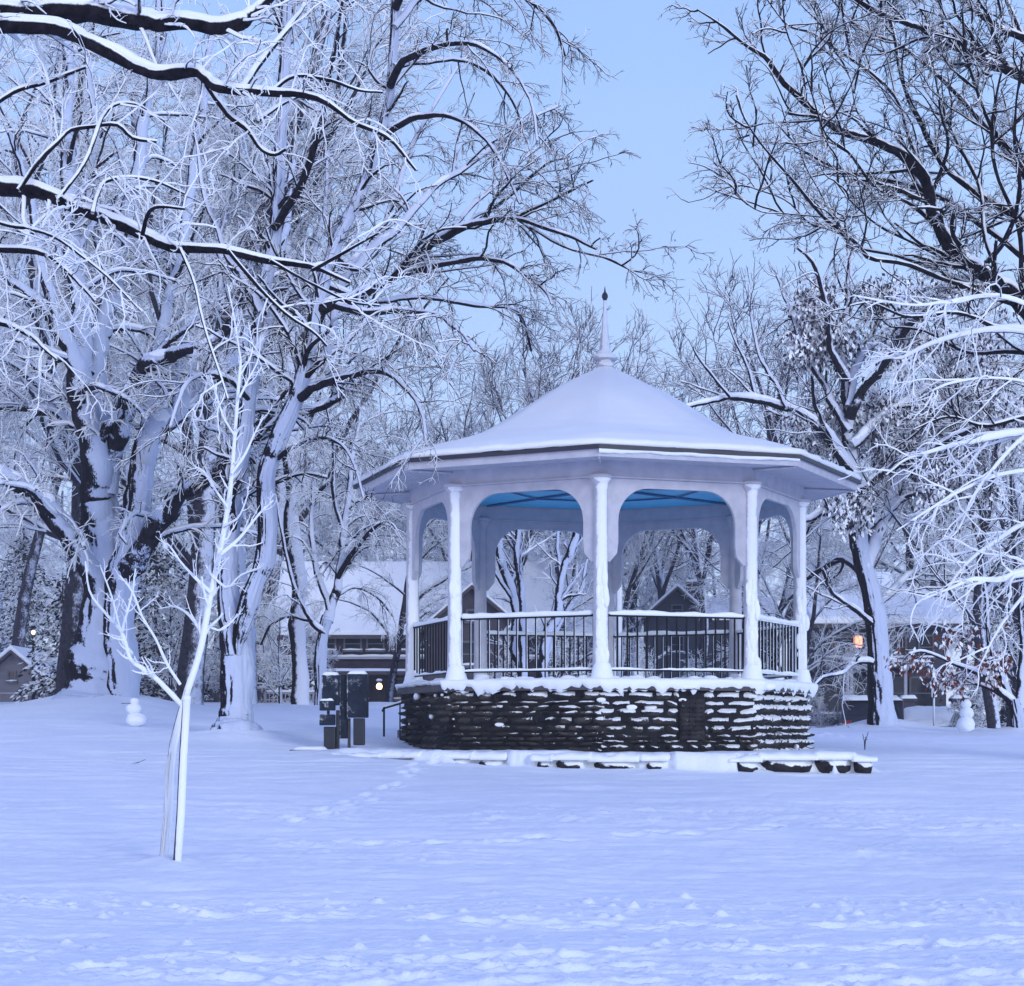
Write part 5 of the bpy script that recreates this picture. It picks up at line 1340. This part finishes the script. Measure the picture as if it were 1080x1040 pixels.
# ------------------------------------------------------------------ FENCE, POLE, SIGN
Y = 57; x0, x1 = at(280,0,Y)[0], at(335,0,Y)[0]; zf = float(gz(x0, Y))-.02
fo = empty('white_fence', (x0, Y, zf), 'low white picket fence with snowy rail left of the slim tree', 'fence'); L = x1-x0
x = MB(); zt = hz(731,Y)-zf
x.box((L/2,0,zt), (L,.05,.06)); x.box((L/2,0,.12), (L,.05,.05)); x.build('rail', M['trim'], fo)
for i in range(14):
    x = MB(); x.box((L*i/13,-.03,zt/2), (.03 if i % 4 else .07,.03,zt if i % 4 else zt+.08)); x.build('picket' if i % 4 else 'post', M['trim'], fo)
x = MB(); snow_ridge(x, [(0,0,zt+.03),(L,0,zt+.03)], .09,.07,0,.08,1); x.build('rail_snow', M['snow_soft'], fo, True)
p = at(653, 755, 56); po = empty('utility_pole', (p[0], 56, float(gz(p[0],56))-.1), 'thin snow-plastered utility pole seen right of the front column', 'pole')
x = MB(); x.tube([(0,0,0),(0,0,7.2)], [.11,.09], 10); x.build('pole', M['paint_snow'], po, True); x = MB(); x.box((0,0,6.7),(1.3,.1,.1)); x.build('crossarm', M['wood'], po)
x = MB(); snow_ridge(x, [(-.65,0,6.75),(.65,0,6.75)], .1,.07,0,.08,1); x.build('crossarm_snow', M['snow_soft'], po, True)
Y = 52; p = at(985, 768, Y); si = empty('street_sign', (p[0], Y, p[2]-.1), 'snow-plastered street sign on a thin post between the parked sedan and the snowman', 'sign')
x = MB(); x.tube([(0,0,0),(0,0,1.75)], .03, 8); x.build('post', M['sign'], si, True)
x = MB(); x.box((0,-.04,1.28), (.16,.03,.62)); x.build('sign_panel', M['sign'], si, bevel=.01)
x = MB(); blob(x, (0,-.06,1.55), .11, 4, (.8,.6,1.3), 8); blob(x, (0,-.06,1.2), .08, 3, (.7,.5,2.2), 8); x.build('sign_snow', M['snow_soft'], si, True)

# ------------------------------------------------------------------ SNOWMEN
def snowman(x, y, Y, balls, label, seed):
    p = at(x, y, Y); z0 = float(gz(p[0], Y)); z0 = max(z0, p[2])-.03
    o = empty('snowman', (p[0], Y, z0), label, 'snowman'); s = Y/F
    for i, (dx, dy, r, nm, sq) in enumerate(balls):
        m_ = MB(); blob(m_, (dx*s, 0, dy*s), r*s, seed+i, sq, 14); m_.build(nm, M['ground'], o, True)
    return o
sm_ = snowman(144, 763, 34.4, [(0,6,9.5,'body',(1.2,1,.8)), (-3,17,7.5,'middle',(1.15,1,.85)), (-2,25,4.6,'head',(1.05,1,.9))], 'squat lumpy snowman in front of the massive tree at left', 3)
x = MB(); x.tube([(-.08,-.02,.40),(-.27,-.06,.40)], .007, 5); x.build('stick_arm', M['wood'], sm_)
sm_ = snowman(1019, 778, 47, [(0,7,9.5,'body',(1,1,1)), (.5,19,7.2,'middle',(1,1,.95)), (0,28.5,5.5,'head',(1,1,.95))], 'slim three-ball snowman near the hedge at right', 8)
x = MB(); x.tube([(.1,0,.5),(.32,-.05,.62)], .008, 5); x.build('stick_arm', M['wood'], sm_)

# ------------------------------------------------------------------ CARS
def car(x, y, Y, prof, glassp, wid, label, mat, rz, name, snowtop, wheels, lights):
    """prof: side outline (x,z), length along local x"""
    p = at(x, y, Y); o = empty(name, (p[0], Y, float(gz(p[0], Y))), label, 'car', 'parked cars', rz)
    b = MB(); b.prism(prof, lambda a, c, d: (a, d-wid/2, c), wid); body = b.build('body', M[mat], o, bevel=.05, seg=3)
    for sgn in (-1, 1):
        g_ = MB(); g_.prism(glassp, lambda a, c, d: (a, sgn*(wid/2+.006)+(d-.005), c), .01); g_.build('side_window', M['glass'], o)
    (ax_, az_), (bx_, bz_) = (prof[-2], prof[-3]) if name == 'parked_suv' else (prof[-2], prof[-3])
    g_ = MB(); q0, q1 = Vector((ax_*.85+bx_*.15, 0, az_*.85+bz_*.15)), Vector((ax_*.15+bx_*.85, 0, az_*.15+bz_*.85))
    nn_ = Vector((-(q1.z-q0.z), 0, q1.x-q0.x)).normalized()*.012; hw_ = wid*.42
    g_.add([q0+nn_+Vector((0,-hw_,0)), q0+nn_+Vector((0,hw_,0)), q1+nn_+Vector((0,hw_*.9,0)), q1+nn_+Vector((0,-hw_*.9,0)),
            q0-nn_+Vector((0,-hw_,0)), q0-nn_+Vector((0,hw_,0)), q1-nn_+Vector((0,hw_*.9,0)), q1-nn_+Vector((0,-hw_*.9,0))],
           [(0,1,2,3),(4,7,6,5),(0,4,5,1),(1,5,6,2),(2,6,7,3),(3,7,4,0)]); g_.build('rear_window', M['glass'], o)
    for wx in wheels:
        for sgn in (-1, 1):
            q = MB(); q.tube([(wx, sgn*(wid/2-.2), .33), (wx, sgn*(wid/2+.02), .33)], .33, 18); wh = q.build('wheel', M['rubber'], o, bevel=.02)
            q = MB(); q.tube([(wx, sgn*(wid/2+.0), .33), (wx, sgn*(wid/2+.03), .33)], .19, 12); q.build('rim', M['silver'], wh)
    for (lx, lz) in lights:
        for sgn in (-1, 1):
            q = MB(); q.box((lx, sgn*(wid/2-.14), lz), (.07,.24,.2)); q.build('tail_light' if lx < 0 else 'headlight', M['redlens'] if lx < 0 else M['trim'], o, bevel=.02)
    s_ = MB()
    n = len(snowtop)
    for (xa, za), (xb, zb_) in zip(snowtop[:-1], snowtop[1:]):
        L = math.hypot(xb-xa, zb_-za)
        snow_pad(s_, (xa+xb)/2, 0, (za+zb_)/2, wid*.97, abs(xb-xa)+.06, .13, -math.pi/2, int(xa*10)+50, 12, (zb_-za)/(xb-xa))
    s_.build('car_snow', M['snow_soft'], o, True)
suv = [(-2.2,.35),(2.2,.35),(2.25,.8),(2.1,1.0),(1.1,1.1),(.55,1.62),(-1.9,1.66),(-2.15,1.1),(-2.25,.8)]
suvg = [(-1.85,1.08),(.98,1.1),(.5,1.52),(-1.75,1.55)]
sut = [(-2.05,1.66),(-.7,1.68),(.55,1.64),(1.15,1.12),(2.1,1.02)]
car(917, 766, 57.0, suv, suvg, 1.8, 'snow-covered dark sport utility vehicle parked behind the oak trunk', 'carpaint', R_(82), 'parked_suv', sut, (-1.4,1.4), ((-2.2,.95),(2.22,.75)))
sed = [(-2.2,.3),(2.2,.3),(2.25,.62),(2.1,.78),(1.1,.88),(.4,1.33),(-.9,1.36),(-1.6,.95),(-2.2,.88)]
sedg = [(-1.35,.93),(.95,.9),(.38,1.25),(-.85,1.28)]
set_ = [(-2.15,.89),(-1.55,.95),(-.9,1.36),(.4,1.34),(1.1,.9),(2.1,.79)]
car(983, 768, 58.5, sed, sedg, 1.7, 'low sedan buried in snow parked left of the street sign', 'silver', R_(68), 'parked_sedan', set_, (-1.35,1.35), ((-2.2,.7),(2.22,.6)))

# small weeds and twigs poking through the snow
wr = np.random.default_rng(9)
for i, (px, py, Y, lb) in enumerate([(912,796,31,'dead weed stalk in the snow right of the edging'),(145,812,27.5,'small dark twig in snow left of the sapling')]):
    p = at(px, py, Y); z = float(gz(p[0], Y)); o = empty('dead_twig', (p[0], Y, z), lb, 'twig'); x = MB()
    for j in range(3 if i else 4):
        a = wr.uniform(-1,1)
        if i == 0: x.tube([(0,0,-.05),(.02*a,.0,.15),(.08*a,0,.30-.04*j)], .006, 4)
        else: x.tube([(-.08+.04*j,0,.01),(.03*a,.02,.03),(.08+.02*j,0,.05+.01*j)], .003, 4)
    x.build('stem', M['wood'], o)
# ------------------------------------------------------------------ HAZE
x = MB(); x.box((0, 130, 18.2), (640, 350, 44.0)); hz_ = x.build('haze', M['snow']); hz_.data.materials.clear()
m = bpy.data.materials.new('haze_air'); m.use_nodes = True; nt = m.node_tree; nt.nodes.clear()
o_ = N(nt, 'ShaderNodeOutputMaterial'); pv = N(nt, 'ShaderNodeVolumePrincipled')
pv.inputs['Color'].default_value = (.93,.95,1,1); pv.inputs['Density'].default_value = .0006
nt.links.new(pv.outputs[0], o_.inputs['Volume']); hz_.data.materials.append(m); hz_['kind'] = 'stuff'
